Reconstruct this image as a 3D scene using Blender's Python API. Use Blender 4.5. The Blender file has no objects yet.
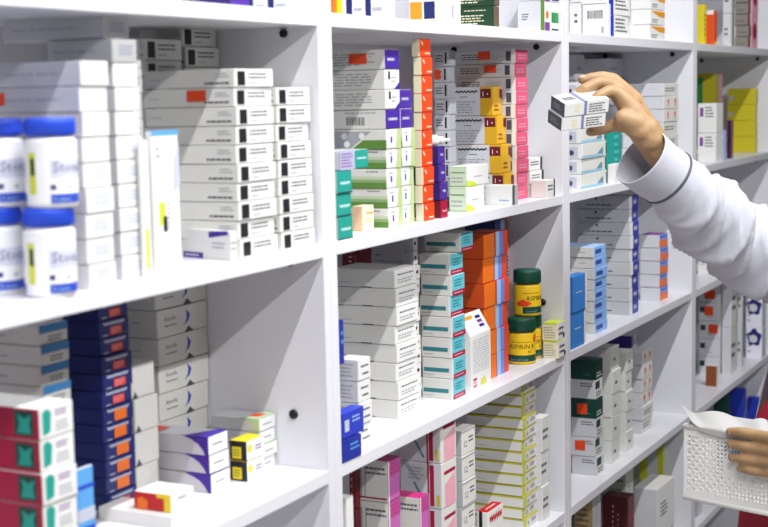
import bpy, bmesh, math, random
from mathutils import Vector, Matrix
random.seed(7)
scene = bpy.context.scene
COL = scene.collection
# ------------------------------------------------------------------ camera solved from the photograph
CAM = Vector((-1.6499, -0.9147, 0.508))
YAW, PITCH, ROLL, F = 1.0971, 0.1169, -0.0203, 1444.8
def _axes():
    cy, sy = math.cos(YAW), math.sin(YAW)
    f = Vector((sy*math.cos(PITCH), cy*math.cos(PITCH), -math.sin(PITCH)))
    r = Vector((cy, -sy, 0)); u = r.cross(f)
    return math.cos(ROLL)*r+math.sin(ROLL)*u, -math.sin(ROLL)*r+math.cos(ROLL)*u, f
RT, UP, FW = _axes()
def proj(P):
    d = Vector(P)-CAM; z = d.dot(FW)
    return 384+F*d.dot(RT)/z, 263.5-F*d.dot(UP)/z
def ray(x, y): return FW+RT*((x-384)/F)-UP*((y-263.5)/F)
def at(x, y, Z): return CAM+ray(x, y)*Z
def on_z(x, y, z):
    d = ray(x, y); return CAM+d*((z-CAM.z)/d.z)
def on_y(x, y, Y):
    d = ray(x, y); return CAM+d*((Y-CAM.y)/d.y)
def on_x(x, y, X):
    d = ray(x, y); return CAM+d*((X-CAM.x)/d.x)
def solve(fn, target, lo, hi):
    a, b = fn(lo)-target, fn(hi)-target
    if a*b > 0: return lo if abs(a) < abs(b) else hi
    for _ in range(50):
        m = (lo+hi)/2; c = fn(m)-target
        if a*c <= 0: hi = m
        else: lo, a = m, c
    return (lo+hi)/2
cd = bpy.data.cameras.new('camera'); cam = bpy.data.objects.new('camera', cd); COL.objects.link(cam)
M4 = Matrix((RT, UP, -FW)).transposed().to_4x4(); M4.translation = CAM; cam.matrix_world = M4
cd.sensor_width = 36; cd.lens = F/768*36; cd.clip_start = .05
cd.dof.use_dof = True; cd.dof.focus_distance = 2.5; cd.dof.aperture_fstop = 6.5
scene.camera = cam
# ------------------------------------------------------------------ materials
PAL = dict(white='EAEAE8', offw='DFDED8', cream='E8E2C4', grey='BFC1C6', lgrey='D2D3D9', mgrey='A3A6AD', dgrey='55565C', black='1B1A20',
    ink='4A4A58', faint='A9ACBA', barc='C4C9DA', navy='16246B', blue='2450C8', royal='2238B8', sky='5EA6E6', pale='A9C9F0', lav='B9B6E0', purple='43249A', violet='7F3F98',
    lilac='C567B4', magenta='C22C77', crimson='A50F3C', maroon='6E1020', red='C8161D', verm='E84818', orange='F0751A', amber='E79A20', yellow='F0D21C', mustard='DDAA22',
    olive='C9BC22', lime='CFE03A', pgreen='BFD8AE', green='2F8F4E', teal='1F9C8E', dteal='2F7F86', bstripe='3A7FB8', dgreen='123F22', bottle='0F4A38', forest='0E4038',
    moss='5D8A3A', cyan='64C0CF', pink='E0567A', rose='E8A8B8', tan='C2A878', brown='8A4A22', brownd='6A5A48', board='F2F2F4', slab='EDEDEF',
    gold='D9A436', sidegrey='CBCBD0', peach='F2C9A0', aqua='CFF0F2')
def lin(h):
    v = [int(h[i:i+2], 16)/255 for i in (0, 2, 4)]
    return tuple(((c+.055)/1.055)**2.4 if c > .04045 else c/12.92 for c in v)+(1,)
_M = {}
def mat(name, rough=.45, **k):
    if name in _M: return _M[name]
    m = bpy.data.materials.new(name); m.use_nodes = True; nt = m.node_tree
    b = nt.nodes['Principled BSDF']
    c = lin(PAL[name] if name in PAL else name)
    b.inputs['Roughness'].default_value = rough
    # faint procedural mottling so that no surface is perfectly uniform
    tc = nt.nodes.new('ShaderNodeTexCoord'); n = nt.nodes.new('ShaderNodeTexNoise'); n.inputs['Scale'].default_value = 35
    mx = nt.nodes.new('ShaderNodeMix'); mx.data_type = 'RGBA'
    mx.inputs[6].default_value = c; mx.inputs[7].default_value = tuple(v*.93 for v in c[:3])+(1,)
    nt.links.new(tc.outputs['Object'], n.inputs['Vector']); nt.links.new(n.outputs['Fac'], mx.inputs[0])
    nt.links.new(mx.outputs[2], b.inputs['Base Color'])
    _M[name] = m
    return m
def special(name, hexc, rough, sss=0, bump=0, scale=60, metal=0, trans=0, var=.9):
    m = bpy.data.materials.new(name); m.use_nodes = True; nt = m.node_tree; b = nt.nodes['Principled BSDF']
    c = lin(hexc); b.inputs['Roughness'].default_value = rough; b.inputs['Metallic'].default_value = metal
    tc = nt.nodes.new('ShaderNodeTexCoord'); n = nt.nodes.new('ShaderNodeTexNoise'); n.inputs['Scale'].default_value = scale; n.inputs['Detail'].default_value = 5
    mx = nt.nodes.new('ShaderNodeMix'); mx.data_type = 'RGBA'
    mx.inputs[6].default_value = c; mx.inputs[7].default_value = tuple(v*var for v in c[:3])+(1,)
    nt.links.new(tc.outputs['Object'], n.inputs['Vector']); nt.links.new(n.outputs['Fac'], mx.inputs[0]); nt.links.new(mx.outputs[2], b.inputs['Base Color'])
    if sss: b.inputs['Subsurface Weight'].default_value = sss; b.inputs['Subsurface Radius'].default_value = (.01, .004, .002); b.inputs['Subsurface Scale'].default_value = .5
    if bump:
        bp = nt.nodes.new('ShaderNodeBump'); bp.inputs['Strength'].default_value = bump; bp.inputs['Distance'].default_value = .004
        nt.links.new(n.outputs['Fac'], bp.inputs['Height']); nt.links.new(bp.outputs['Normal'], b.inputs['Normal'])
    if trans: b.inputs['Transmission Weight'].default_value = trans
    _M[name] = m; return m
special('skin', 'B08D66', .5, sss=.08, bump=.15, scale=90, var=.82)
special('nail', 'CBA48C', .3)
special('hairm', '2A1C18', .6, bump=.5, scale=120)
special('cotton', 'BCBDC8', .85, bump=.25, scale=45, var=.96)
special('redcloth', 'A81830', .8, bump=.3, scale=150, var=.8)
special('trouser', '23242C', .85, bump=.3, scale=150)
special('screwm', '2A2A2E', .3, metal=.6)
special('board', 'E2E2E8', .3, var=.985, scale=8)
special('plastic', 'EFEFEC', .25, bump=.1, scale=80, var=.96)
special('paper', 'B2B2B0', .7, bump=.2, scale=20, var=.97)
special('floorm', 'BDBAB4', .35, bump=.05, scale=6, var=.88)
special('shoem', '151515', .4)
# ------------------------------------------------------------------ object helpers
def link(name, me, parent=None):
    o = bpy.data.objects.new(name, me); COL.objects.link(o)
    if parent: o.parent = parent
    return o
def tag(o, label=None, cat=None, group=None, kind=None):
    if label:
        n = len(label.split())
        if not 4 <= n <= 16: print('LABEL LENGTH', n, label)
        o['label'] = label
    if cat: o['category'] = cat
    if group: o['group'] = group
    if kind: o['kind'] = kind
    return o
class MB:
    """collects polygons with materials, makes one mesh"""
    def __init__(s): s.v = []; s.f = []; s.m = []; s.names = []; s.sm = []
    def mi(s, name):
        if name not in s.names: s.names.append(name)
        return s.names.index(name)
    def poly(s, pts, m, smooth=False):
        b = len(s.v); s.v += [tuple(p) for p in pts]; s.f.append(tuple(range(b, b+len(pts)))); s.m.append(s.mi(m)); s.sm.append(smooth)
    def mesh(s, verts, faces, m, smooth=True):
        b = len(s.v); s.v += [tuple(p) for p in verts]
        for f in faces: s.f.append(tuple(b+i for i in f)); s.m.append(s.mi(m)); s.sm.append(smooth)
    def box(s, a, b, m, bev=0):
        bm = bmesh.new(); bmesh.ops.create_cube(bm, size=1)
        for v in bm.verts: v.co = Vector([(a[i]+b[i])/2+v.co[i]*(b[i]-a[i]) for i in range(3)])
        if bev: bmesh.ops.bevel(bm, geom=bm.edges[:], offset=bev, segments=2, affect='EDGES', profile=.6)
        bm.verts.index_update()
        base = len(s.v); s.v += [tuple(v.co) for v in bm.verts]
        for f in bm.faces:
            mm = m(f.normal) if callable(m) else m
            s.f.append(tuple(base+v.index for v in f.verts)); s.m.append(s.mi(mm)); s.sm.append(False)
        bm.free()
    def lathe(s, prof, m, n=40, c=(0, 0)):
        vs = []; fs = []
        for r, z in prof:
            for k in range(n): a = 2*math.pi*k/n; vs.append((c[0]+r*math.cos(a), c[1]+r*math.sin(a), z))
        for i in range(len(prof)-1):
            for k in range(n): fs.append((i*n+k, i*n+(k+1) % n, (i+1)*n+(k+1) % n, (i+1)*n+k))
        fs.append(tuple(range(n))[::-1]); fs.append(tuple(range((len(prof)-1)*n, len(prof)*n)))
        s.mesh(vs, fs, m)
    def data(s, name):
        me = bpy.data.meshes.new(name); me.from_pydata(s.v, [], s.f)
        for n in s.names: me.materials.append(mat(n))
        for p, i, q in zip(me.polygons, s.m, s.sm): p.material_index = i; p.use_smooth = q
        me.update(); return me
    def build(s, name, parent=None): return link(name, s.data(name), parent)
_T = {}
def text_geo(st):
    if st in _T: return _T[st]
    cu = bpy.data.curves.new('lettering', 'FONT'); cu.body = st; cu.size = 1; cu.resolution_u = 1
    o = bpy.data.objects.new('lettering', cu); COL.objects.link(o)
    bpy.context.view_layer.update()
    me = o.evaluated_get(bpy.context.evaluated_depsgraph_get()).to_mesh()
    vs = [tuple(v.co) for v in me.vertices]; fs = [tuple(p.vertices) for p in me.polygons]
    w = max(v[0] for v in vs)
    bpy.data.objects.remove(o); bpy.data.curves.remove(cu)
    _T[st] = (vs, fs, w); return _T[st]
# ------------------------------------------------------------------ carton
def facemap(face, w, d, h, off):
    if face == 'F': return lambda u, v: (u*w, -off, v*h), w, h
    if face == 'L': return lambda u, v: (-off, (1-u)*d, v*h), d, h
    if face == 'T': return lambda u, v: (u*w, v*d, h+off), w, d
def decals(mb, style, w, d, h, faces, off):
    rnd = random.Random(str(style.get('id')))
    for k, D in enumerate(style['dec']):
        kind, face = D[0], D[1]
        if face not in faces: continue
        fm, fw, fh = facemap(face, w, d, h, off+k*.00004)
        if kind == 'R':
            _, _, u0, v0, u1, v1, c = D; mb.poly([fm(u0, v0), fm(u1, v0), fm(u1, v1), fm(u0, v1)], c)
        elif kind == 'P': mb.poly([fm(u, v) for u, v in D[2]], D[3])
        elif kind == 'C':
            _, _, u, v, r, c = D; mb.poly([fm(u+r*fh/fw*math.cos(a*math.pi/8), v+r*math.sin(a*math.pi/8)) for a in range(16)], c)
        elif kind == 'X':          # small print: rows of short dashes
            _, _, u0, v0, u1, v1, n, c = D
            for i in range(n):
                vv = v0+(v1-v0)*(i+.5)/n; t = (v1-v0)/n*.22; u = u0; end = u1-(u1-u0)*rnd.random()*.3
                while u < end:
                    l = (u1-u0)*(.08+.14*rnd.random()); mb.poly([fm(u, vv-t), fm(min(u+l, end), vv-t), fm(min(u+l, end), vv+t), fm(u, vv+t)], c); u += l+(u1-u0)*.035
        elif kind == 'B':          # barcode
            _, _, u0, v0, u1, v1, c = D; u = u0
            while u < u1:
                l = (u1-u0)*(.02+.04*rnd.random()); mb.poly([fm(u, v0), fm(u+l, v0), fm(u+l, v1), fm(u, v1)], c); u += l+(u1-u0)*(.02+.03*rnd.random())
        elif kind == 'T':
            _, _, u, v, size, st, c = D[:7]; sl = D[7] if len(D) > 7 else 0
            vs, fs, tw = text_geo(st); k2 = size*h
            mb.mesh([fm(u+x*k2/fw, v+y*k2/fh+sl*x*k2/fw) for x, y, z in vs], fs, c, False)
        elif kind == 'W':          # flowing script drawn as a wavy band
            _, _, u0, v0, u1, v1, c = D; n = 26; am = (v1-v0)/2; mid = (v0+v1)/2; pt = []
            for i in range(n): pt.append((u0+(u1-u0)*i/(n-1), mid+am*.55*math.sin(i*1.9)*rnd.uniform(.4, 1)))
            for a, b in zip(pt, pt[1:]):
                t = am*.42; mb.poly([fm(a[0], a[1]-t), fm(b[0], b[1]-t), fm(b[0], b[1]+t), fm(a[0], a[1]+t)], c)
ST = {}
def style(name, F_, L_=None, T_=None, dec=(), shape=None): ST[name] = dict(id=name, F=F_, L=L_ or F_, T=T_ or L_ or F_, dec=list(dec), shape=shape)
_C = {}
def carton_mesh(sn, w, d, h, flap):
    s = ST[sn]; key = (sn, round(w, 4), round(d, 4), round(h, 4), flap)
    if key in _C: return _C[key]
    mb = MB()
    def mm(n):
        ax = max(range(3), key=lambda i: abs(n[i]))
        return s['F'] if ax == 1 else s['L'] if ax == 0 else s['T']
    mb.box((0, 0, 0), (w, d, h-.0005), mm, bev=min(.0011, h*.06))
    decals(mb, s, w, d, h, 'LT' if flap else 'LTF', .00015)
    body = mb.data('medicine_box'); fl = None
    if flap:
        fb = MB(); e = min(.0012, h*.07, w*.06)
        fb.box((e, -.0005, e), (w-e, .0002, h-e*.6), s['F'], bev=.0002)
        decals(fb, s, w, d, h, 'F', .0007)
        # shadow-catching thumb notch of the tuck flap
        fl = fb.data('end_flap')
    _C[key] = (body, fl); return _C[key]
STUFF = set([20,21,22,23,24,25,26,27,28,50,51,52,53,54,55,56,57,58,61,62,63,64,65,66,67,68,72,73,78,79,80,81,82,83,84,102,116,117,124,126,132,134,136,138,141,145,149,150,151,152,153,154,155,156,157,171,172,176,177,192,193,194,196,204,205,206,207,208,221,222,223,233,234,235,236,237,238,239,240,241,242,243,244,253,254,265,266,269,270,271,272,273,275,276,277,279,280,281,282,283,287,293,306,307,308,311,312,314,315,318,322,323,328,337,338,339,340,341,342,343,345,346,347,348,349,352,353,354,355,356,369,370,371,372,373,396,398,402,406,407,408,409,412,415,417,418,419,423,429,430,431,432,433,434,435,443,446,450,451,452,453,454])#STUFF
CNT = [0]; PILE = []
ORD = ['bottom', 'second', 'third', 'fourth', 'fifth', 'sixth', 'seventh', 'eighth', 'ninth', 'tenth', 'eleventh', 'twelfth', 'thirteenth', 'fourteenth', 'fifteenth', 'sixteenth', 'seventeenth', 'eighteenth', 'nineteenth', 'twentieth']
def place_carton(sn, w, d, h, loc, rz, label, group=None, name='medicine_box', flap=True, sticker=None, M=None):
    idx = CNT[0]; CNT[0] += 1
    if idx in STUFF and M is None:               # beyond the 300 largest: gathered into one mesh
        body, fl = carton_mesh(sn, w, d, h, False)
        PILE.append((body, Matrix.Translation(loc) @ Matrix.Rotation(rz, 4, 'Z'))); return None
    near = flap and (M is not None or loc[0] < .87)
    body, fl = carton_mesh(sn, w, d, h, near)
    o = link(name, None if near else body)
    if M is not None: o.matrix_world = M
    else: o.location = loc; o.rotation_euler = (0, 0, rz)
    tag(o, label, 'box', group); o['idx'] = idx
    if near: link('carton_body', body, o); link('end_flap', fl, o)
    if sticker:
        face, u, v, su, sv, c = sticker
        fm, fw, fh = facemap(face, w, d, h, .0009); sb = MB()
        t = .0003
        P = [fm(u, v), fm(u+su, v), fm(u+su, v+sv), fm(u, v+sv)]
        fm2 = facemap(face, w, d, h, .0012)[0]; Q = [fm2(u, v), fm2(u+su, v), fm2(u+su, v+sv), fm2(u, v+sv)]
        sb.poly(Q, c); sb.poly(P[::-1], c)
        for i in range(4): sb.poly([P[i], P[(i+1) % 4], Q[(i+1) % 4], Q[i]], c)
        stk = sb.build('price_sticker', o); stk['label'] = 'orange price sticker on the box'
    return o
ZS = dict(A=.595+.018, B=.299+.018, C=.018, D=-.3012+.018, E=-.60+.018, F=-.9+.018)
BACK = .283
REPORT = []; STK = []
def S(shelf, x, y, rx, lx, top, n, sn, desc, where, ref='bottom', Y=None, rot=0, jit=1, st=None, z0=None, group=None, flap=True, dmax=None, drop=0, rotj=1, name='medicine_box', styles=None, ym=None, wmm=None, dmm=None, shifts=None, maxn=None):
    z = ZS[shelf] if z0 is None else z0
    R = math.radians(rot); fd = Vector((math.cos(R), math.sin(R), 0)); sd = Vector((-math.sin(R), math.cos(R), 0))
    if Y is None: P = on_z(x, y, z)
    else:
        X = solve(lambda X: proj((X, Y, z))[0], x, -.9, 3.3); P = Vector((X, Y, z))
    dz = Vector((0, 0, 0))
    if ym is not None:
        for _ in range(3):
            t = solve(lambda t: -proj(P+Vector((0, 0, t)))[1], -ym, 0, .9); dz = Vector((0, 0, t))
            X = solve(lambda X: proj((X, P.y, z+t))[0], x, -.9, 3.3); P = Vector((X, P.y, z))
    w = wmm/1000 if wmm else solve(lambda t: proj(P+dz+fd*t)[0], rx, .004, .3)
    d = dmm/1000 if dmm else solve(lambda t: -proj(P+dz+sd*t)[0], -lx, .004, .28)
    if P.y+d > BACK: d = max(.01, BACK-P.y)
    bay = int((P.x+.918)//.8981); lo, hi = (bay-1)*.8981+.0015, bay*.8981-.0375
    if P.x+w*math.cos(R) > hi:
        REPORT.append(('CLAMP', where, (P.x+w-hi)*1000)); w = max(.012, hi-P.x)
        if P.x+w > hi: P.x = hi-w
    if P.x < lo: REPORT.append(('CLAMPLO', where, (lo-P.x)*1000)); P.x = lo
    H = solve(lambda t: -proj(P+Vector((0, 0, t)))[1], -top, .004, .9)
    g = group or (desc+' boxes '+where)
    h = H/n
    REPORT.append((sn, shelf, where[:34], 'P %.3f %.3f' % (P.x, P.y), 'w%.0f d%.0f h%.1f n%d H%.0f' % (w*1000, d*1000, h*1000, n, H*1000), 'basepx %.0f %.0f' % proj(P)))
    STK.append((desc+'|'+where, P.copy(), w, d, z, z+H, rot, [name]))
    out = []
    for i in range(n):
        k = i+1 if ref == 'bottom' else n-i
        if k == 1: o = 'bottom' if ref == 'bottom' else 'top'
        else: o = ORD[k-1]+' from '+ref
        if n > 1 and i == n-1 and ref == 'bottom': o = 'topmost'
        lab = ('%s carton %s' % (desc, where)) if n == 1 else ('%s carton, %s of stack %s' % (desc, o, where))
        jx, jy, jr = random.uniform(-.0012, .0012)*jit, random.uniform(-.0018, .0018)*jit, math.radians(random.uniform(-.9, .9))*jit*rotj
        s2 = styles[i] if styles else sn
        sh = (shifts or {}).get(i, 0)
        loc = P+fd*jx+sd*(jy+sh)+Vector((0, 0, h*i))
        out.append(place_carton(s2, w, d, h-.0002, loc, R+jr, lab, g if n > 1 else None, name=name, flap=flap, sticker=(st or {}).get(i)))
    return dict(P=P, w=w, d=d, h=h, H=H, objs=out, z=z+H)
exec_order = []
# ------------------------------------------------------------------ setting + shelving
FLOOR = -1.02
fl = MB(); fl.box((-3.2, -3.2, FLOOR-.05), (4.2, .5, FLOOR), 'floorm'); tag(fl.build('floor'), kind='structure')
wl = MB(); wl.box((-3.2, .36, FLOOR), (4.2, .42, 1.75), 'board'); tag(wl.build('wall_back'), kind='structure')
BW = .8981; T = .018
LEVELS = [-1.0+.0, -.9, -.60, -.3012, 0, .299, .595, .895, 1.19]
UN = ['leftmost and nearest white shelving unit, with cropped bottles and crimson cartons', 'white shelving unit with the green-capped bottles, second from the left',
      'white shelving unit behind the reaching hand and held cartons', 'farthest white shelving unit at right, behind the lab coat sleeve']
for k in range(4):
    xl = (k-1)*BW-T; xr = k*BW-T
    u = link('shelving_unit', None); u.location = (xl, 0, FLOOR); tag(u, UN[k], 'shelf', 'white shelving units in the row')
    mi = Matrix.Translation((-xl, 0, -FLOOR))
    def part(name, a, b, m='board', bev=.0012):
        q = MB(); q.box([a[0]-xl, a[1], a[2]-FLOOR], [b[0]-xl, b[1], b[2]-FLOOR], m, bev); return q.build(name, u)
    part('side_panel', (xl+.0003, 0, FLOOR), (xl+T, .30, 1.21)); part('side_panel', (xr-T, 0, FLOOR), (xr-.0003, .30, 1.21))
    part('back_panel', (xl+T, .292, FLOOR), (xr-T, .299, 1.21), bev=0)
    for z in LEVELS[1:]: part('shelf', (xl+T+.0002, 0.0003, z), (xr-T-.0002, .2915, z+T))
    part('plinth', (xl+T, .03, FLOOR), (xr-T, .048, -.9), bev=0)
    for z in LEVELS[2:-1]:                       # cam fittings under and over the boards, on the inner faces
        for yy in (.05, .215):
            for side in (-1, 1):
                for dz in (-.0075,):
                    if dz == 1: continue
                    q = MB(); X = xr-T-xl if side > 0 else T
                    vs = []; n = 16
                    for rr, dx in ((.0055, 0), (.0055, .0035), (.0034, .0045)):
                        for a in range(n): vs.append((X-side*dx, yy+rr*math.cos(a*2*math.pi/n), z+dz-FLOOR+rr*math.sin(a*2*math.pi/n)))
                    fs = [(i*n+a, i*n+(a+1) % n, (i+1)*n+(a+1) % n, (i+1)*n+a) for i in range(2) for a in range(n)]+[tuple(range(2*n, 3*n))]
                    q.mesh(vs, fs, 'screwm'); q.build('cam_screw', u)
    px_s = {0: (294, 414), 1: (543, 302), 2: (676, 244)}
    if k in px_s:
        P = on_x(px_s[k][0], px_s[k][1], xr-T); q = MB(); vs = []; n = 16
        for rr, dx in ((.0062, 0), (.0062, .003), (.0035, .0042)):
            for a in range(n): vs.append((xr-T-xl-dx, P.y+rr*math.cos(a*2*math.pi/n), P.z-FLOOR+rr*math.sin(a*2*math.pi/n)))
        fs = [(i*n+a, i*n+(a+1) % n, (i+1)*n+(a+1) % n, (i+1)*n+a) for i in range(2) for a in range(n)]+[tuple(range(2*n, 3*n))]
        q.mesh(vs, fs, 'screwm'); q.build('cam_screw', u)
# ------------------------------------------------------------------ printed styles
R_, X_, P_, C_, T_, B_, W_ = 'RXPCTBW'
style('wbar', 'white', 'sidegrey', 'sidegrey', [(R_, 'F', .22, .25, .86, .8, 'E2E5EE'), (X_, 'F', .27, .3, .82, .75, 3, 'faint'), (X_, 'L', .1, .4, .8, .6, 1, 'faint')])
style('wbar_st', 'white', 'white', None, [(R_, 'F', .3, .3, .86, .75, 'barc'), (X_, 'F', .33, .34, .82, .7, 2, 'faint')])
style('txt', 'white', 'offw', None, [(R_, 'F', .06, .1, .26, .86, 'black'), (X_, 'F', .34, .42, .82, .8, 2, 'ink'), (X_, 'F', .34, .15, .6, .32, 1, 'faint'), (X_, 'L', .68, .12, .95, .36, 1, 'ink'), (X_, 'L', .8, .5, .95, .8, 2, 'faint'), (X_, 'L', .07, .4, .2, .5, 1, 'faint')])
style('tallw', 'white', 'white', 'sky', [(R_, 'F', 0, .965, 1, 1, 'sky'), (R_, 'F', .2, .34, .42, .5, 'lime'), (R_, 'F', .34, .29, .48, .4, 'black'), (P_, 'F', [(.75, .55), (1, .6), (1, .92), (.8, .8)], 'barc'), (X_, 'F', .5, .3, .62, .5, 6, 'faint'), (X_, 'F', .15, .8, .3, .9, 2, 'faint')])
style('sliver', 'white', 'offw', None, [(R_, 'F', .3, .05, .7, .35, 'lime')])
style('smallpurple', 'white', 'white', 'white', [(P_, 'L', [(.55, .72), (.95, .86), (.95, 1), (.55, .93)], 'purple'), (R_, 'L', .0, 0, .42, .2, 'purple'), (X_, 'L', .04, .04, .38, .16, 1, 'white'), (X_, 'L', .62, .35, .9, .62, 2, 'faint'), (X_, 'F', .1, .3, .9, .7, 2, 'faint')])
style('bstripe', 'offw', 'offw', 'offw', [(R_, 'F', 0, .58, 1, 1, 'bstripe'), (X_, 'F', .3, .12, .8, .46, 2, 'ink'), (X_, 'L', .1, .3, .6, .5, 1, 'faint')])
style('crimson', 'white', 'crimson', 'white', [(R_, 'L', .7, .12, .93, .9, 'forest'), (P_, 'L', [(.73, .2), (.9, .2), (.88, .5), (.91, .8), (.82, .65), (.74, .8), (.76, .5)], 'teal'), (P_, 'F', [(.08, .12), (.3, .2), (.34, .8), (.2, .95), (.08, .85)], 'teal'), (X_, 'F', .45, .62, .85, .85, 2, 'violet'), (X_, 'F', .45, .15, .85, .5, 3, 'faint')])
style('lightblue', 'sky', 'sky', 'white', [(R_, 'F', 0, .5, 1, .62, 'barc'), (R_, 'F', 0, .8, 1, .84, 'blue'), (R_, 'F', 0, 0, 1, .45, 'blue')])
style('navy', 'navy', 'navy', 'navy', [(W_, 'F', .14, .62, .84, .92, 'barc'), (R_, 'F', .36, .1, .74, .56, 'verm'), (X_, 'F', .4, .16, .7, .5, 3, 'rose'), (X_, 'F', .12, .05, .34, .2, 1, 'barc')])
style('autofix', 'offw', 'offw', 'offw', [(T_, 'F', .13, .56, .24, 'Autofix', 'ink'), (X_, 'F', .14, .34, .42, .44, 1, 'ink'), (P_, 'F', [(.56, .86), (.64, .62), (.6, .4), (.5, .24), (.56, .42), (.58, .62)], 'royal'), (P_, 'F', [(.52, 0), (.7, 0), (.6, .22)], 'ink'), (X_, 'L', .35, .5, .6, .56, 1, 'ink')])
style('autoplain', 'offw', 'offw', 'offw', [(P_, 'F', [(.0, 0), (.25, 0), (.12, .22)], 'ink')])
pc = [(.62, 1), (1, 1), (1, 0), (.97, 0), (.92, .35), (.82, .68)]
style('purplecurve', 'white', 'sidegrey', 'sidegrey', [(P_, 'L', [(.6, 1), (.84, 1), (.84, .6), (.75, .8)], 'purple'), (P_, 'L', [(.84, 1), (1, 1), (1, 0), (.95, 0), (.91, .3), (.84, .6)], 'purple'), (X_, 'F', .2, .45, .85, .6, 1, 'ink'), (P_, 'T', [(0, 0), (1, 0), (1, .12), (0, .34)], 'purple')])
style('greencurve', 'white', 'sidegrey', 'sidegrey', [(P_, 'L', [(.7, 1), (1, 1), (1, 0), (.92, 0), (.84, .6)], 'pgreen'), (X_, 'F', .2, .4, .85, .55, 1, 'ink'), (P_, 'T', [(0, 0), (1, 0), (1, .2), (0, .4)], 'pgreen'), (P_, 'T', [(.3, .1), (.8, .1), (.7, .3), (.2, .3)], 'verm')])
style('blackyellow', 'white', 'black', 'yellow', [(R_, 'L', .14, .1, .68, .68, 'yellow'), (X_, 'L', .2, .2, .6, .6, 3, 'moss'), (C_, 'F', .16, .6, .2, 'yellow'), (X_, 'F', .45, .4, .85, .7, 2, 'violet')])
style('redyellow', 'white', 'red', 'white', [(P_, 'L', [(.08, 0), (.36, 0), (.38, .5), (.22, .72), (.1, .6)], 'orange'), (R_, 'L', .82, .0, 1, 1, 'yellow'), (R_, 'L', .62, .75, .82, 1, 'yellow'), (X_, 'F', .3, .55, .75, .75, 1, 'violet')])
style('plain', 'white', 'white', 'white', [(X_, 'F', .2, .3, .8, .7, 2, 'faint')])
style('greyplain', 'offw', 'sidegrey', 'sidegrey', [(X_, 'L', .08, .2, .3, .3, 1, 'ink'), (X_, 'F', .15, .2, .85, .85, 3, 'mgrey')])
style('lines3', 'white', 'offw', 'offw', [(X_, 'L', .1, .2, .28, .3, 1, 'mgrey'), (X_, 'F', .12, .62, .9, .78, 1, 'ink'), (X_, 'F', .12, .2, .9, .5, 2, 'mgrey'), (R_, 'L', .45, 0, .62, .05, 'ink')])
style('redlabel', 'white', 'offw', 'offw', [(X_, 'L', .55, .3, .8, .6, 2, 'ink')])
style('purpleend', 'purple', 'offw', 'offw', [(X_, 'L', .06, .18, .88, .85, 5, 'mgrey'), (X_, 'F', .15, .35, .85, .65, 1, 'barc')])
style('dotend', 'white', 'offw', 'offw', [(X_, 'L', .06, .15, .95, .85, 5, 'mgrey'), (R_, 'F', .2, .5, .34, .9, 'black'), (X_, 'F', .4, .3, .8, .7, 2, 'faint'), (P_, 'F', [(1, .0), (1, .4), (.6, .0)], 'purple')])
style('barcodegrey', 'purple', 'offw', 'offw', [(B_, 'L', .42, .2, .68, .62, 'ink'), (X_, 'L', .4, .75, .9, .9, 1, 'mgrey'), (X_, 'F', .15, .35, .85, .65, 1, 'barc')])
style('greengrad', 'white', 'offw', 'offw', [(R_, 'L', 0, 0, 1, .3, 'moss'), (R_, 'L', 0, .3, 1, .45, '8FAE78'), (R_, 'L', 0, .45, 1, .6, 'BFD0AE'), (X_, 'L', .7, .8, .95, .9, 1, 'ink'), (P_, 'F', [(.62, 0), (1, 0), (1, 1), (.75, 1)], 'B9CC8E'), (R_, 'F', .26, .3, .36, .62, 'purple'), (X_, 'F', .15, .7, .5, .85, 1, 'faint')])
bl = [(C_, 'L', .12+.26*i, .66, .17, 'white') for i in range(3)]+[(C_, 'L', .16+.26*i, .24, .17, 'white') for i in range(2)]
style('blister', 'white', 'offw', 'offw', [(P_, 'L', [(0, 0), (.46, 0), (.78, .9), (0, .9)], 'mgrey')]+bl+[(P_, 'L', [(.5, 0), (1, 0), (1, .45), (.66, .45)], 'moss'), (P_, 'F', [(.62, 0), (1, 0), (1, 1), (.75, 1)], 'B9CC8E'), (R_, 'F', .26, .3, .36, .62, 'purple')])
style('teal', 'teal', 'grey', 'dteal', [(W_, 'F', .2, .35, .85, .55, 'aqua'), (R_, 'F', 0, 0, 1, .06, 'forest')])
style('tealwide', 'teal', 'lgrey', 'grey', [(R_, 'F', 0, 0, .52, 1, 'B4B6D4'), (X_, 'F', .05, .1, .45, .9, 5, 'violet'), (W_, 'F', .6, .45, .92, .62, 'aqua')])
style('teallabel', 'teal', 'lgrey', 'grey', [(X_, 'L', .1, .1, .9, .9, 5, 'violet'), (W_, 'F', .25, .4, .8, .6, 'aqua')])
style('creampeach', 'cream', 'peach', 'cream', [(X_, 'F', .3, .3, .8, .5, 2, 'lime'), (R_, 'F', .3, .66, .9, .72, 'amber')])
style('redorange', 'verm', 'cream', 'verm', [(W_, 'F', .45, .12, .9, .26, 'cream'), (P_, 'F', [(.1, .8), (.25, .6), (.3, .66), (.16, .88)], 'cream')])
style('redorangeY', 'verm', 'yellow', 'cream', [(W_, 'F', .45, .12, .9, .26, 'cream'), (P_, 'F', [(.1, .8), (.25, .6), (.3, .66), (.16, .88)], 'cream')])
style('whiteend', 'white', 'offw', 'offw', [(X_, 'F', .2, .3, .8, .7, 1, 'ink')])
style('purplesm', '4B2A92', '33206E', '33206E', [(W_, 'F', .3, .4, .75, .62, 'barc')])
style('magentasm', 'crimson', 'maroon', 'maroon', [(W_, 'F', .2, .3, .8, .5, 'rose')])
style('pinkend', 'pink', 'sidegrey', 'sidegrey', [(X_, 'L', .1, .25, .45, .75, 3, 'ink'), (X_, 'L', .5, .3, .8, .7, 3, 'mgrey'), (R_, 'L', .84, .16, .92, .86, 'ink'), (R_, 'L', .93, 0, 1, 1, 'white'), (X_, 'F', .15, .25, .85, .65, 2, 'rose')])
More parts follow.
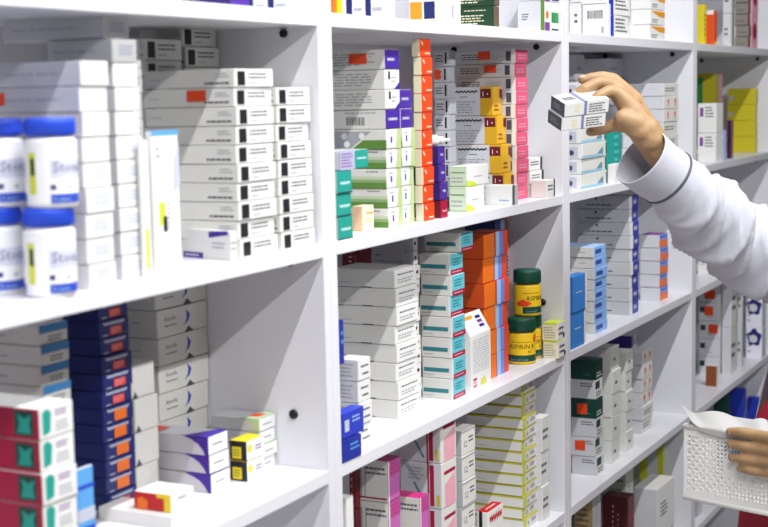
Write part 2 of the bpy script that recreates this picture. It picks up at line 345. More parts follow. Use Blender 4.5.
style('pinkdark', 'mgrey', 'sidegrey', 'sidegrey', [(R_, 'L', .7, .16, .82, .86, 'black'), (X_, 'L', .1, .25, .6, .75, 3, 'ink')])
style('mustard', 'mustard', 'lgrey', 'mustard', [(R_, 'L', .74, 0, 1, 1, 'mustard'), (R_, 'L', .74, .6, .97, .92, 'maroon'), (T_, 'L', .77, .66, .24, '1 \u2022', 'white'), (W_, 'L', .06, .76, .68, .9, 'black'), (X_, 'L', .3, .62, .5, .68, 1, 'ink'), (X_, 'L', .08, .06, .7, .52, 5, 'mgrey'), (P_, 'F', [(.7, .62), (1, .55), (1, .9), (.7, .9)], 'maroon'), (X_, 'F', .15, .12, .6, .4, 2, 'brown')])
style('greenside', 'white', 'pgreen', 'offw', [(R_, 'L', .03, .08, .97, .92, 'D5E3C8'), (X_, 'L', .1, .6, .9, .75, 1, 'moss'), (X_, 'L', .1, .15, .9, .5, 2, 'mgrey'), (P_, 'F', [(0, 0), (.5, 0), (.3, .2), (0, .3)], 'lime'), (X_, 'F', .3, .4, .7, .5, 1, 'faint')])
style('whiteblue', 'grey', 'white', 'white', [(R_, 'F', 0, 0, .35, 1, 'dgrey'), (X_, 'L', .5, .15, .95, .3, 1, 'sky')])
style('blackedge', 'white', 'offw', 'offw', [(R_, 'F', .84, 0, 1, 1, 'black'), (X_, 'F', .1, .35, .75, .75, 2, 'ink')])
style('slim', 'offw', 'mgrey', 'offw', [(R_, 'F', .3, .4, .7, .62, 'black'), (R_, 'F', .0, 0, .1, 1, 'maroon')])
style('stripeteal', 'cyan', 'offw', 'offw', [(R_, 'L', .05, .3, .85, .5, 'dteal'), (R_, 'L', .93, 0, 1, 1, 'white'), (R_, 'F', 0, 0, 1, .24, 'crimson'), (X_, 'F', .1, .06, .9, .18, 1, 'rose'), (X_, 'F', .15, .4, .85, .8, 3, 'dteal'), (X_, 'L', .05, .12, .4, .2, 1, 'mgrey')])
style('orangebox', 'orange', 'C84A14', 'C84A14', [(X_, 'L', .1, .4, .5, .5, 1, 'brown'), (X_, 'F', .3, .1, .8, .25, 1, 'amber')])
style('blueorange', '6C8FE8', 'D84A20', 'verm', [(R_, 'F', .62, 0, 1, 1, 'verm'), (R_, 'F', 0, 0, .3, 1, 'pale')])
style('rosegrey', 'rose', 'grey', 'grey', [(X_, 'F', .2, .2, .8, .85, 6, 'dgrey'), (R_, 'F', 0, 0, .14, 1, 'violet')])
style('bluedark', '1B3F9A', '123070', '123070', [(R_, 'F', .6, 0, 1, 1, 'pale')])
style('maroonbox', 'maroon', 'maroon', 'maroon', [(X_, 'L', .3, .2, .5, .8, 5, 'rose'), (X_, 'L', .6, .2, .66, .8, 8, 'gold')])
style('creambox', 'white', 'cream', 'lime', [(R_, 'L', 0, .9, 1, 1, 'lime'), (X_, 'L', .1, .1, .9, .8, 5, 'mgrey'), (X_, 'F', .15, .2, .85, .8, 2, 'ink'), (C_, 'F', .8, .2, .14, 'black')])
style('bluebox', '2A3FC0', '2036B0', '2A3FC0', [(R_, 'F', .1, .25, .3, .7, 'barc'), (X_, 'F', .45, .5, .9, .8, 2, 'pale')])
style('bluedeep', '1E2F9C', '182880', '182880', [(X_, 'F', .4, .4, .9, .8, 2, 'sky')])
style('listbox', 'white', 'lgrey', 'offw', [(X_, 'L', .1, .15, .8, .85, 4, 'mgrey'), (X_, 'F', .2, .55, .85, .75, 1, 'ink'), (X_, 'F', .3, .2, .9, .4, 1, 'ink')])
style('yellowedge', 'offw', 'offw', 'CFC92E', [(R_, 'L', 0, .86, 1, 1, 'C6BE2A'), (R_, 'L', 0, 0, 1, .07, '8F8F28'), (X_, 'L', .04, .3, .4, .38, 1, 'mgrey'), (R_, 'F', 0, 0, .22, 1, 'C6CE4A'), (C_, 'F', .34, .42, .2, 'mgrey'), (X_, 'F', .55, .35, .9, .7, 2, 'ink'), (R_, 'F', .1, .9, 1, 1, 'C6BE2A')])
style('lilacbox', 'lilac', 'offw', 'magenta', [(R_, 'L', .04, .06, .98, .1, 'crimson'), (X_, 'L', .3, .62, .95, .85, 2, 'ink'), (R_, 'L', .14, .1, .2, .85, 'mgrey'), (R_, 'L', .28, .1, .32, .85, 'mgrey'), (R_, 'F', 0, .6, 1, 1, 'B54F98'), (X_, 'F', .1, .62, .9, .95, 3, 'magenta'), (R_, 'F', 0, 0, .1, 1, 'white')])
style('bluepink', 'offw', 'lgrey', 'lgrey', [(P_, 'F', [(.2, 0), (.9, 0), (.9, .7), (.2, .5)], 'rose'), (R_, 'F', .15, .72, .9, .8, 'crimson'), (P_, 'L', [(.3, .55), (.36, .55), (.62, .1), (.56, .1)], '4A8A96'), (P_, 'L', [(.1, .9), (.2, .95), (.5, .55), (.4, .6)], '9AB8BE'), (R_, 'L', .66, .0, .7, 1, 'crimson'), (R_, 'L', .72, .05, .82, .95, 'crimson'), (R_, 'L', .88, .05, .95, .3, 'olive'), (X_, 'L', .2, .6, .6, .9, 4, 'mgrey')])
style('pinkprint', 'offw', 'grey', 'offw', [(P_, 'F', [(.2, 0), (.9, 0), (.9, .7), (.2, .5)], 'rose'), (R_, 'F', .15, .72, .9, .8, 'crimson'), (X_, 'F', .2, .82, .8, .9, 1, 'ink')])
style('twelve', 'offw', 'grey', 'offw', [(T_, 'F', .1, .3, .36, '12', 'ink'), (X_, 'F', .5, .4, .95, .7, 2, 'ink'), (R_, 'F', 0, .88, 1, .94, 'mgrey')])
style('redtop', 'white', 'white', 'red', [(W_, 'T', .2, .3, .8, .6, 'white'), (R_, 'L', .2, 0, .5, 1, 'black'), (W_, 'F', .1, .5, .9, .9, 'red')])
style('bstrip', 'offw', 'white', 'offw', [(R_, 'L', .2, .1, .8, .8, 'barc'), (C_, 'L', .5, .4, .18, 'ink'), (R_, 'F', 0, .0, .85, .2, '9CC4DA'), (P_, 'F', [(.6, .2), (.85, .2), (.85, .6), (.78, .6)], '6A98A8'), (R_, 'F', .96, .1, 1, .9, 'ink')])
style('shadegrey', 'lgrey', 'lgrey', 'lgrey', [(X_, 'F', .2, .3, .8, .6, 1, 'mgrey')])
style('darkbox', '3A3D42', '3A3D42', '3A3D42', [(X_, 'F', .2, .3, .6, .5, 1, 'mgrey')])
style('tealtall', 'teal', 'teal', 'white', [(X_, 'F', .2, .2, .8, .9, 5, 'cyan')])
style('redflames', 'offw', 'lgrey', 'lgrey', [(C_, 'F', .28, .58, .2, 'verm'), (C_, 'F', .76, .6, .2, 'verm'), (P_, 'F', [(.24, .2), (.32, .2), (.3, .5), (.26, .5)], 'E87858'), (P_, 'F', [(.72, .2), (.8, .2), (.78, .5), (.74, .5)], 'E87858')])
style('plainrows', 'offw', 'lgrey', 'white', [(X_, 'F', .1, .3, .9, .7, 2, 'dgrey')])
style('indigo', 'white', 'grey', 'grey', [(R_, 'F', .3, 0, 1, 1, '3A3FA8'), (W_, 'F', .45, .2, .8, .8, 'barc'), (C_, 'L', .38, .76, .1, 'ink'), (X_, 'L', .2, .2, .75, .4, 1, 'ink')])
style('palebl', '8CB8F0', 'offw', 'pale', [(R_, 'F', .1, .3, .6, .7, '3A4FA8'), (X_, 'L', .6, .4, .8, .6, 1, 'faint')])
style('bluepack', '3C86D8', '2E74C8', '3C86D8', [(X_, 'F', .2, .5, .7, .56, 1, 'white'), (R_, 'F', .88, 0, 1, 1, 'white')])
style('blueorange2', '7A9AE8', 'lgrey', 'violet', [(P_, 'F', [(0, 0), (1, 0), (1, .5), (0, .62)], 'F07840'), (X_, 'F', .1, .7, .9, .9, 1, 'royal')])
style('forestbox', 'forest', 'forest', 'forest', [(X_, 'F', .1, .1, .9, .4, 2, 'white'), (X_, 'L', .5, .2, .8, .3, 1, 'teal')])
style('greylist', 'offw', 'lgrey', 'grey', [(X_, 'L', .4, .6, .9, .85, 2, 'ink'), (R_, 'F', .0, .5, .6, .9, 'forest'), (X_, 'F', .1, .1, .9, .4, 2, 'ink')])
style('whitedots', 'offw', 'white', 'white', [(X_, 'F', .3, .3, .6, .6, 1, 'ink')])
style('purplestrip', 'offw', 'purple', 'offw', [(R_, 'F', 0, 0, .3, 1, 'purple'), (X_, 'F', .4, .2, .9, .8, 3, 'dgrey')])
style('pinksm', 'rose', 'rose', 'rose', [(C_, 'F', .5, .5, .25, 'crimson')])
style('darkred', 'maroon', '4A0E12', '4A0E12', [(X_, 'L', .4, .1, .45, .9, 12, 'rose'), (X_, 'L', .6, .2, .64, .8, 9, 'rose')])
style('tanprint', 'offw', 'tan', 'tan', [(X_, 'L', .1, .1, .9, .9, 8, 'brownd'), (R_, 'F', .2, .2, .8, .8, 'lgrey')])
style('bigwhite', 'white', 'lgrey', 'offw', [(X_, 'L', .3, .4, .75, .5, 1, 'violet'), (P_, 'F', [(.5, 0), (.8, 0), (.9, .4), (.6, .1)], 'red'), (X_, 'F', .2, .6, .6, .8, 4, 'ink')])
style('yellowgrey', 'D6D63C', 'D2D23C', 'C8C83C', [(R_, 'F', .3, 0, .7, 1, 'lgrey'), (R_, 'L', .35, 0, .75, 1, 'lgrey'), (X_, 'F', .4, .3, .6, .9, 5, 'mgrey')])
style('greyyellow', 'lgrey', 'D0CC30', 'lgrey', [(C_, 'F', .5, .8, .1, 'mgrey')])
style('orangeyellow', 'orange', 'orange', 'orange', [(R_, 'F', .42, 0, 1, 1, 'yellow')])
style('bluemark', 'white', 'white', 'white', [(R_, 'L', .1, .1, .24, .5, 'navy'), (R_, 'L', .55, .05, .68, .4, 'navy'), (X_, 'L', .28, .12, .5, .25, 1, 'faint'), (X_, 'L', .72, .1, .96, .25, 1, 'faint')])
style('yellowpurple', 'white', 'white', 'white', [(R_, 'L', .04, .06, .48, .34, 'amber'), (R_, 'L', .55, .06, .95, .34, 'navy'), (R_, 'L', 0, 0, 1, .03, 'amber'), (X_, 'L', .3, .6, .9, .9, 3, 'faint')])
style('dgreenbox', 'brownd', 'dgreen', 'dgreen', [(X_, 'L', .05, .12, .75, .62, 4, 'cream'), (X_, 'L', .2, .75, .85, .85, 1, 'cream')])
style('greenpurple', 'white', 'lgrey', 'white', [(X_, 'L', .2, .35, .5, .6, 3, 'ink'), (R_, 'F', 0, 0, .2, 1, 'moss'), (R_, 'F', .22, 0, .5, .3, 'violet'), (C_, 'F', .36, .55, .14, 'orange'), (R_, 'F', .6, .3, 1, .65, 'green'), (R_, 'F', .6, .04, 1, .1, 'navy')])
style('barcodew', 'white', 'white', 'white', [(B_, 'L', .2, .55, .8, .8, 'ink'), (R_, 'L', .75, .1, .85, .3, 'faint')])
style('bluestrip', 'white', 'royal', 'white', [(X_, 'F', .1, .2, .9, .9, 4, 'ink')])
style('orangetri', 'white', 'white', 'white', [(P_, 'F', [(.0, .9), (1, .9), (1, .5), (.6, .55)], 'amber'), (X_, 'F', .1, .1, .5, .4, 2, 'ink')])
style('olivebox', 'olive', 'olive', 'olive', [(C_, 'L', .14, .4, .14, 'lav')])
style('yellowplain', 'yellow', 'D8C828', 'yellow', [(X_, 'F', .2, .2, .8, .8, 5, 'moss')])
style('orangevial', 'verm', 'D8501C', 'white', [(R_, 'L', .2, .88, .9, 1, 'white'), (R_, 'F', 0, 0, 1, .1, 'yellow')])
style('olivegreen', 'olive', 'olive', 'olive', [(R_, 'L', 0, .2, .3, .9, 'green'), (R_, 'L', 0, 0, 1, .06, 'navy'), (R_, 'F', .5, 0, 1, 1, 'rose')])
style('whitepurple', 'white', 'white', 'white', [(R_, 'L', .12, .55, .3, .85, 'violet'), (X_, 'L', .4, .5, .9, .9, 4, 'ink')])
style('darkpurple', '3A1238', '3A1238', '3A1238', [(R_, 'F', 0, 0, .3, 1, 'rose')])
style('lavbox', 'lav', '8FA0D8', 'lav', [(X_, 'L', .2, .3, .8, .7, 2, 'white')])
style('whitegrey', 'white', 'white', 'white', [(X_, 'L', .5, .3, .8, .7, 2, 'ink')])
style('greenmark', 'offw', 'lgrey', 'lgrey', [(R_, 'L', .06, .45, .3, .75, 'forest'), (X_, 'L', .4, .15, .7, .3, 1, 'mgrey')])
star = [(C_, 'L', .5+.3*math.cos(a*1.2566+.3), .68+.2*math.sin(a*1.2566+.3), .1, '2A2378') for a in range(5)]
style('flower', 'lgrey', 'F0F0FF', 'white', [(C_, 'L', .5, .68, .22, '2A2378')]+star+[(C_, 'L', .46, .64, .13, 'lgrey'), (X_, 'L', .1, .15, .3, .8, 4, 'faint')])
style('darkslot', 'offw', 'lgrey', 'offw', [(R_, 'F', .5, 0, .8, 1, 'dgrey'), (X_, 'L', .2, .3, .8, .6, 2, 'ink')])
style('brownbox', 'white', 'brown', 'white', [])
style('greycard', 'lgrey', 'mgrey', 'mgrey', [(X_, 'L', .2, .3, .8, .5, 1, 'dgrey')])
style('browncard', 'brownd', '8A8278', 'brownd', [(X_, 'L', .2, .3, .8, .5, 1, 'dgrey'), (R_, 'L', 0, 0, 1, .08, 'dgrey')])
style('heldbox', 'white', 'dgrey', 'grey', [(X_, 'L', .2, .3, .8, .7, 3, 'mgrey'), (R_, 'F', .44, 0, .5, 1, '8088B0'), (P_, 'F', [(.24, .3), (.34, .3), (.34, .8), (.24, .8)], 'cream'), (X_, 'F', .55, .15, .95, .85, 4, 'ink'), (R_, 'T', .42, 0, .5, 1, '8088B0'), (R_, 'T', .5, 0, 1, 1, 'white'), (X_, 'T', .1, .3, .4, .6, 2, 'ink')])
OS = 'verm'
# ================================================================== BAY 1, upper shelf (B)
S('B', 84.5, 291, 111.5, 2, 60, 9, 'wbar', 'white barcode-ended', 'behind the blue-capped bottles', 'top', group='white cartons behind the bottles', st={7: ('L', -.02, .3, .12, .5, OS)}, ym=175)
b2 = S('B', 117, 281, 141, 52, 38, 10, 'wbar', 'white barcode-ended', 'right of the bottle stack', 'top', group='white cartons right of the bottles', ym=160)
S('B', 104, 36, 130, 4, 15, 1, 'wbar', 'grey-white barcode-ended', 'lying askew on the tall stack above the bottles', z0=b2['z']+.0002, Y=max(.0, b2['P'].y+.012), flap=True)
S('B', 141, 268, 149, 136, 42, 9, 'plain', 'plain white narrow', 'left of the tall blue-topped carton', 'top', Y=.075)
S('B', 143, 266, 151, 141.2, 140, 1, 'sliver', 'slim upright white', 'against the tall blue-topped carton', Y=.022)
S('B', 154, 263, 181, 148, 131, 1, 'tallw', 'tall upright white', 'with pale blue top edge, at the shelf edge', Y=.02, ym=200)
S('B', 240, 259, 277, 150, 68, 10, 'txt', 'white black-marked', 'behind the small purple-marked carton', 'top', group='white black-marked cartons, front column', st={8: ('L', .5, .3, .2, .6, OS), 5: ('L', .02, .2, .12, .7, OS), 3: ('L', .1, .2, .16, .7, OS), 2: ('L', .08, .2, .14, .7, OS)})
S('B', 281, 246, 313, 279, 87, 9, 'txt', 'white black-marked', 'nearest the right upright, left bay', 'top', group='white black-marked cartons, right column', Y=.012, dmm=95)
S('B', 192, 240, 226, 150, 26, 11, 'txt', 'shaded white black-marked', 'at the back, under the top board', 'top', group='white black-marked cartons at the back', Y=.15, shifts={10: .004})
S('B', 152, 250, 188, 120, 38, 10, 'txt', 'shaded black-marked', 'at the back, left of another', 'top', group='white black-marked cartons at the back left', Y=.148)
S('B', 231, 256, 237, 183, 231, 1, 'smallpurple', 'small white purple-marked', 'at the edge beside the tall carton', Y=.012, rot=-14)
# ================================================================== BAY 1, lower shelf (C)
c0 = S('C', 40, 571, 74, -40, 409, 6, 'crimson', 'crimson-sided white', 'at the left edge of the photo', 'top', group='crimson and white cartons', Y=.012, ym=460)
S('C', 41, 560, 69, -30, 326, 11, 'bstripe', 'blue-striped white', 'behind the crimson cartons', 'top', group='blue-striped white cartons', Y=.13, ym=370)
S('C', 76, 557, 93, 74, 470, 1, 'lightblue', 'upright sky blue', 'right of the crimson stack, bottom left corner', Y=.03, ym=500)
S('C', 103, 515, 133, 68, 304, 12, 'navy', 'navy orange-squared', 'between blue-striped and plain white ones', 'top', group='navy blue cartons with orange squares', st={k: ('F', .36, .12, .4, .62, 'orange') for k in (5, 4, 3, 2, 1)}, ym=410)
S('C', 157, 476, 208, 131, 283, 7, 'autofix', 'large white swoosh-printed', 'left of the bare upright panel', 'top', group='large white swoosh-printed cartons', Y=.185, dmm=60, ym=350)
S('C', 134, 492, 157, 120, 366, 4, 'autoplain', 'blank white', 'between the navy and swoosh-printed stacks', 'top', group='blank white cartons', Y=.15, dmm=38, ym=420)
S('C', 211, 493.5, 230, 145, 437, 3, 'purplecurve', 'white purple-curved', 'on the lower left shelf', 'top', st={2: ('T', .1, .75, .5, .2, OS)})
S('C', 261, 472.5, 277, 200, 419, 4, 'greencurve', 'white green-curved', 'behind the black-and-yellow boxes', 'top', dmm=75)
S('C', 247, 482, 264, 230, 441, 2, 'blackyellow', 'black and yellow', 'beside the purple-curved stack', 'top')
wb = S('C', 172, 530, 195, 92, 516, 1, 'plain', 'flat white', 'under the red one, front of lower left shelf', dmm=105)
S('C', 172, 516, 195, 135, 495, 1, 'redyellow', 'red white-ended', 'with orange dot, at the shelf front', z0=wb['z'], Y=wb['P'].y+.006)
# ================================================================== shelf A, all bays
S('A', 230, 3, 232, 182, -26, 1, 'purplesm', 'dark purple', 'cropped at the top, above the left bay', Y=.02, wmm=40)
S('A', 289, 5, 293, 242, -26, 1, 'bluemark', 'white', 'cropped at the top, left of the first upright', Y=.02, wmm=45)
S('A', 333.5, 11, 342, 332.5, -40, 1, 'orangeyellow', 'orange and yellow', 'on the top shelf beside the first upright', Y=.008, dmm=60)
S('A', 386, 13, 391, 343, -40, 1, 'bluemark', 'white blue-marked', 'on the top shelf, right of the orange one', Y=.02, wmm=30)
S('A', 436, 17, 441, 409, -40, 1, 'yellowpurple', 'white', 'with amber and navy squares, on the top shelf', Y=.01, wmm=30)
S('A', 455, 18, 459, 443, -40, 1, 'barcodew', 'narrow white', 'left of the dark green ones, top shelf', Y=.02, wmm=20)
S('A', 495, 26, 500, 458, -38, 3, 'dgreenbox', 'dark green lettered', 'atop the second bay', Y=.006, ref='bottom')
S('A', 540, 30, 560, 517, -30, 2, 'greenpurple', 'grey-white green-edged', 'left of the second upright, top shelf', Y=.008)
S('A', 580, 37, 582, 570, -30, 2, 'whitegrey', 'small white', 'right of the second upright, top shelf', Y=.01)
S('A', 607, 39, 613, 582, -30, 2, 'barcodew', 'white barcoded', 'left of the blue strip, top shelf', Y=.01, wmm=20)
S('A', 613.5, 38, 629, 608, -30, 3, 'bluestrip', 'white blue-sided', 'on the top shelf above the hand', Y=.01)
S('A', 650, 39, 664, 630, -22, 4, 'orangetri', 'white amber-cornered', 'on the top shelf of the third bay', Y=.006)
S('A', 704, 44, 705, 696, 4, 1, 'yellowplain', 'yellow', 'right of the third upright, top shelf', Y=.02, wmm=25)
S('A', 714, 45.5, 717, 704.5, 10, 1, 'orangevial', 'bright orange', 'beside the yellow one, top shelf far right', Y=.008, wmm=25)
S('A', 730, 47, 734, 722, -20, 2, 'darkslot', 'grey and violet', 'beside the orange one, top shelf far right', Y=.01)
S('A', 748, 47.5, 750, 735, -20, 6, 'browncard', 'flat brown-grey', 'on the top shelf, far right bay', Y=.01, wmm=30)
S('A', 752, 49, 758, 750, -20, 2, 'pinksm', 'pink and white', 'last on the top shelf, far right', Y=.012)
# ================================================================== BAY 2, shelf B
tl = S('B', 337, 234.5, 352, 333, 171, 3, 'teal', 'teal', 'beside the first upright, second bay', 'top', group='teal cartons', Y=.004, dmm=40)
S('B', 338.5, 171, 367, 334, 151, 1, 'tealwide', 'lavender and teal', 'lying across the teal ones', z0=tl['z'], Y=.004, dmm=46)
gs = S('B', 388, 229, 402, 338, 49, 9, 'greengrad', 'green-shaded white', 'left column, second bay', 'top', group='left column of long cartons in the second bay', Y=.02,
  styles=['greengrad', 'greengrad', 'greengrad', 'greengrad', 'blister', 'barcodegrey', 'dotend', 'dotend', 'purpleend'], st={8: ('L', .48, .3, .26, .5, 'verm')}, dmm=110)
S('B', 403, 225, 415, 400, 89, 7, 'greengrad', 'green-ended', 'right column, second bay', 'top', group='right column of green-ended cartons', Y=.022, dmm=100, styles=['greengrad']*5+['purpleend', 'purpleend'])
S('B', 363, 232, 374, 352, 206, 1, 'creampeach', 'small cream and peach', 'in front of the green-shaded ones', Y=.03, dmm=17)
S('B', 423.5, 219.5, 434, 415.5, 38, 10, 'redorange', 'vermilion', 'beside the green-ended ones', 'top', group='vermilion cartons', Y=.014)
PS = S('B', 440, 216, 447, 436, 146, 4, 'purplesm', 'purple', 'right of the vermilion ones', 'top', group='small purple cartons', Y=.012, dmm=60, styles=['magentasm', 'purplesm', 'purplesm', 'purplesm'])
S('B', 516.5, 199, 528, 457, 49, 11, 'pinkend', 'grey pink-ended', 'beside the second upright', 'top', group='grey pink-ended cartons', Y=.036, st={10: ('L', .38, .3, .2, .6, 'verm'), 9: ('L', .5, .35, .2, .55, 'verm')})
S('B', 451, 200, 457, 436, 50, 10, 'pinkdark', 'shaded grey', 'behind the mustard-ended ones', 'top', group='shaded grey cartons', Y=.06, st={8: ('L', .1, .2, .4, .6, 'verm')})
S('B', 504.5, 202, 513.5, 450, 86, 4, 'mustard', 'mustard-ended lettered', 'before the grey pink-ended ones', 'top', group='mustard-ended cartons', Y=.041, shifts={1: .004, 2: .012, 3: .022}, dmm=88)
w1 = S('B', 467, 208, 485, 445, 187, 1, 'greenside', 'pale green-sided white', 'lower of the two before the mustard ones', Y=.02, dmm=30)
S('B', 467, 187, 489, 445, 166, 1, 'greenside', 'pale green-sided white', 'upper of the two before the mustard ones', z0=w1['z'], Y=w1['P'].y+.001, dmm=30)
S('B', 512.5, 204, 518, 486, 185, 1, 'whiteblue', 'white dark-ended', 'flat beside the pale green-sided ones', Y=.001, dmm=48)
S('B', 530, 198, 543, 526, 158, 3, 'blackedge', 'white black-edged', 'below the held ones, by the second upright', 'top', Y=.036, dmm=60)
S('B', 546, 194, 554, 544, 180, 1, 'blackedge', 'tiny white', 'alone against the second upright', Y=.004, dmm=30)
# ================================================================== BAY 2, shelf C
S('C', 398, 417, 419, 338, 270, 8, 'lines3', 'long blank-sided white', 'in the second bay', 'top', group='long blank-sided white cartons', Y=.05)
S('C', 416, 408, 421.5, 407, 237, 12, 'slim', 'thin black-dotted', 'between white and teal-striped ones', 'top', group='thin black-dotted cartons', Y=.065)
ts = S('C', 453, 403.5, 465, 422, 254.5, 7, 'stripeteal', 'teal-striped white', 'left of the slant-topped one', 'top', group='teal-striped white cartons', Y=.03)
S('C', 461.5, 254, 473, 425, 233, 1, 'stripeteal', 'teal-striped white', 'overhanging on top of its stack', z0=ts['z']+.0002, Y=.026)
S('C', 485, 377, 496, 462, 235, 6, 'orangebox', 'orange', 'behind the slant-topped one', 'top', group='orange cartons', Y=.04)
S('C', 496.5, 370, 508, 494, 232, 6, 'blueorange', 'blue and orange striped', 'left of the yellow bottles', 'top', group='blue and orange cartons', Y=.04, dmm=50)
S('C', 511, 366, 521, 505, 215, 4, 'rosegrey', 'rose lettered', 'behind the yellow bottles', 'top', group='rose grey cartons', Y=.108)
S('C', 496, 366, 505, 478, 222, 6, 'bluedark', 'dark blue', 'at the back above the orange ones', 'top', group='dark blue cartons', Y=.1, dmm=60)
S('C', 366, 420, 374, 345, 248, 4, 'maroonbox', 'dark maroon', 'at the back of the second bay', 'top', group='maroon cartons', Y=.19)
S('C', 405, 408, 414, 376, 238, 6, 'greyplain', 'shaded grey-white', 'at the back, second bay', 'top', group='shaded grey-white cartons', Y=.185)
S('C', 557, 360, 566.5, 539, 323, 2, 'creambox', 'small cream', 'right of the yellow bottles', 'top', Y=-.002, dmm=29)
lb = S('C', 360, 437, 372, 338, 360, 4, 'listbox', 'small printed white', 'beside the first upright', 'top', group='small printed white cartons', Y=.022, st={1: ('L', .4, .25, .32, .5, OS)})
bb = S('C', 341.5, 463, 360, 337, 441, 1, 'bluedeep', 'deep blue', 'lower of two at the shelf edge by the first upright', Y=.0008, dmm=18)
S('C', 343, 441, 364.5, 340, 414, 1, 'bluebox', 'bright blue', 'upper of two at the shelf edge by the first upright', z0=bb['z'], Y=.0015, dmm=19)
S('C', 339, 357, 343.5, 336, 320, 1, 'bluedeep', 'narrow upright blue', 'on top of the small printed white ones', z0=lb['z'], Y=.03, dmm=15)
# ================================================================== BAY 2, shelf D
S('D', 522, 560, 536, 467, 384, 13, 'yellowedge', 'yellow-edged white', 'in the lower second bay', 'top', group='yellow-edged white cartons', Y=.03, ym=450)
S('D', 388, 620, 400, 356, 461, 4, 'lilacbox', 'lilac-ended white', 'lower second bay, left', 'top', group='lilac-ended cartons left', Y=.035, ym=485)
S('D', 421, 610, 430, 391, 498, 3, 'lilacbox', 'magenta-topped', 'lower second bay, middle', 'top', group='magenta-topped cartons', Y=.018, ym=515)
S('D', 356, 630, 361, 350, 450, 3, 'maroonbox', 'thin maroon', 'far left of the lower second bay', 'top', group='thin maroon cartons', Y=.08, ym=480)
S('D', 346, 640, 353, 341.5, 498, 1, 'plain', 'upright white rounded', 'beside the first upright, bottom edge', Y=.02, dmm=40, ym=515)
S('D', 442, 592, 457, 401, 418, 4, 'bluepink', 'white pink-ended crimson-striped', 'behind the magenta-topped ones', 'top', group='white crimson-striped cartons', Y=.012, ym=480)
S('D', 462, 588, 475, 458, 431, 6, 'twelve', 'white number-marked', 'left of the yellow-edged ones', 'top', group='white number-marked cartons', Y=.015, dmm=60, ym=490)
rb = S('D', 487, 592, 502, 476, 512, 2, 'redtop', 'white red-topped', 'before the yellow-edged ones', 'top', Y=-.0+.002, ym=516)
S('D', 541.5, 548, 549, 538.5, 418, 3, 'plainrows', 'plain white', 'behind the yellow-edged ones', 'top', group='plain white cartons lower second bay', Y=.02, dmm=40)
# ================================================================== BAY 3, shelf B
S('B', 582, 187, 607, 571, 82, 7, 'bstrip', 'cream blue-stripped', 'under the reaching hand', 'top', group='cream blue-stripped cartons', Y=.012, dmm=45)
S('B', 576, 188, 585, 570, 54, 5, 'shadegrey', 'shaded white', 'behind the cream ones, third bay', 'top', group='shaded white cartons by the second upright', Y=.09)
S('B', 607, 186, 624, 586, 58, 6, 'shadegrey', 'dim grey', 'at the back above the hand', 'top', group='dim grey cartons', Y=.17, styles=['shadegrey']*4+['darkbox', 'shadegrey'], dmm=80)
S('B', 612, 182, 621, 610, 128, 1, 'tealtall', 'upright teal', 'behind the shirt cuff, third bay', Y=.03, dmm=30)
S('B', 614, 183.5, 622, 612, 164, 1, 'plain', 'tiny white', 'in front of the upright teal one', Y=.008, dmm=15)
S('B', 663, 170, 677, 622, 83, 7, 'redflames', 'grey red-flamed', 'right of the wrist', 'top', group='grey red-flamed cartons', Y=.004, styles=['plainrows']*4+['redflames', 'redflames', 'plainrows'])
# ================================================================== BAY 3, shelf C
S('C', 630, 318.5, 638.5, 577, 196, 9, 'indigo', 'grey indigo-ended', 'in the third bay', 'top', group='grey indigo-ended cartons', Y=.03)
S('C', 595, 328.5, 607, 571.2, 247, 8, 'palebl', 'pale blue-ended', 'right of the bright blue packs', 'top', group='pale blue-ended cartons', Y=.022, dmm=80)
S('C', 572.5, 348, 586, 571, 277, 2, 'bluepack', 'bright blue upright', 'against the second upright', 'top', Y=.004, dmm=22)
S('C', 660, 293, 668, 640, 235, 5, 'blueorange2', 'blue and orange ended', 'right of the indigo-ended ones', 'top', group='blue and orange ended cartons', Y=.03)
# ================================================================== BAY 3, shelf D
S('D', 596, 474, 603, 571, 361, 6, 'greylist', 'grey and dark green', 'by the second upright, third bay', 'top', group='grey and dark green cartons', Y=.03, styles=['greylist', 'greylist', 'greylist', 'forestbox', 'greylist', 'forestbox'], st={1: ('L', .2, .3, .4, .5, OS), 3: ('L', .25, .2, .4, .55, OS)})
S('D', 612, 468, 620, 598, 348, 5, 'whitedots', 'plain tall white', 'right of the dark green ones', 'top', group='plain tall white cartons', Y=.03)
S('D', 626, 455, 632.5, 613, 352, 5, 'whitedots', 'white dotted', 'second column right of the dark green ones', 'top', group='white dotted cartons', Y=.035)
S('D', 642, 435, 652, 636, 352, 6, 'redflames', 'white orange-dotted', 'left of the bare upright', 'top', group='white orange-dotted cartons', Y=.05, dmm=40, styles=['plainrows']*2+['redflames']*4)
S('D', 632, 440, 636.5, 627, 336, 5, 'purplestrip', 'purple-striped', 'between dotted and orange-dotted ones', 'top', group='purple-striped cartons', Y=.092, dmm=60)
# ================================================================== BAY 3, shelf E
S('E', 628, 640, 634, 602, 498, 1, 'darkred', 'dark red', 'on the lowest shelf, third bay', Y=.05, ym=515)
S('E', 592, 650, 600, 574, 486, 2, 'tanprint', 'tan printed', 'left of the dark red one', 'top', Y=.08, ym=515)
S('E', 658, 620, 674, 634, 490, 1, 'bigwhite', 'large white', 'at bottom, left of the basket', Y=.0+.002, ym=505)
S('E', 664, 600, 680, 640, 446, 2, 'yellowgrey', 'yellow and grey', 'behind the large white one', 'top', Y=.066, wmm=60, ym=470)
S('E', 676, 590, 684, 669, 440, 2, 'greyyellow', 'grey yellow-sided', 'beside the white basket', 'top', Y=.06, ym=470)
S('E', 626, 620, 634, 608, 470, 2, 'greenside', 'pale printed', 'behind the dark red one', 'top', Y=.13)
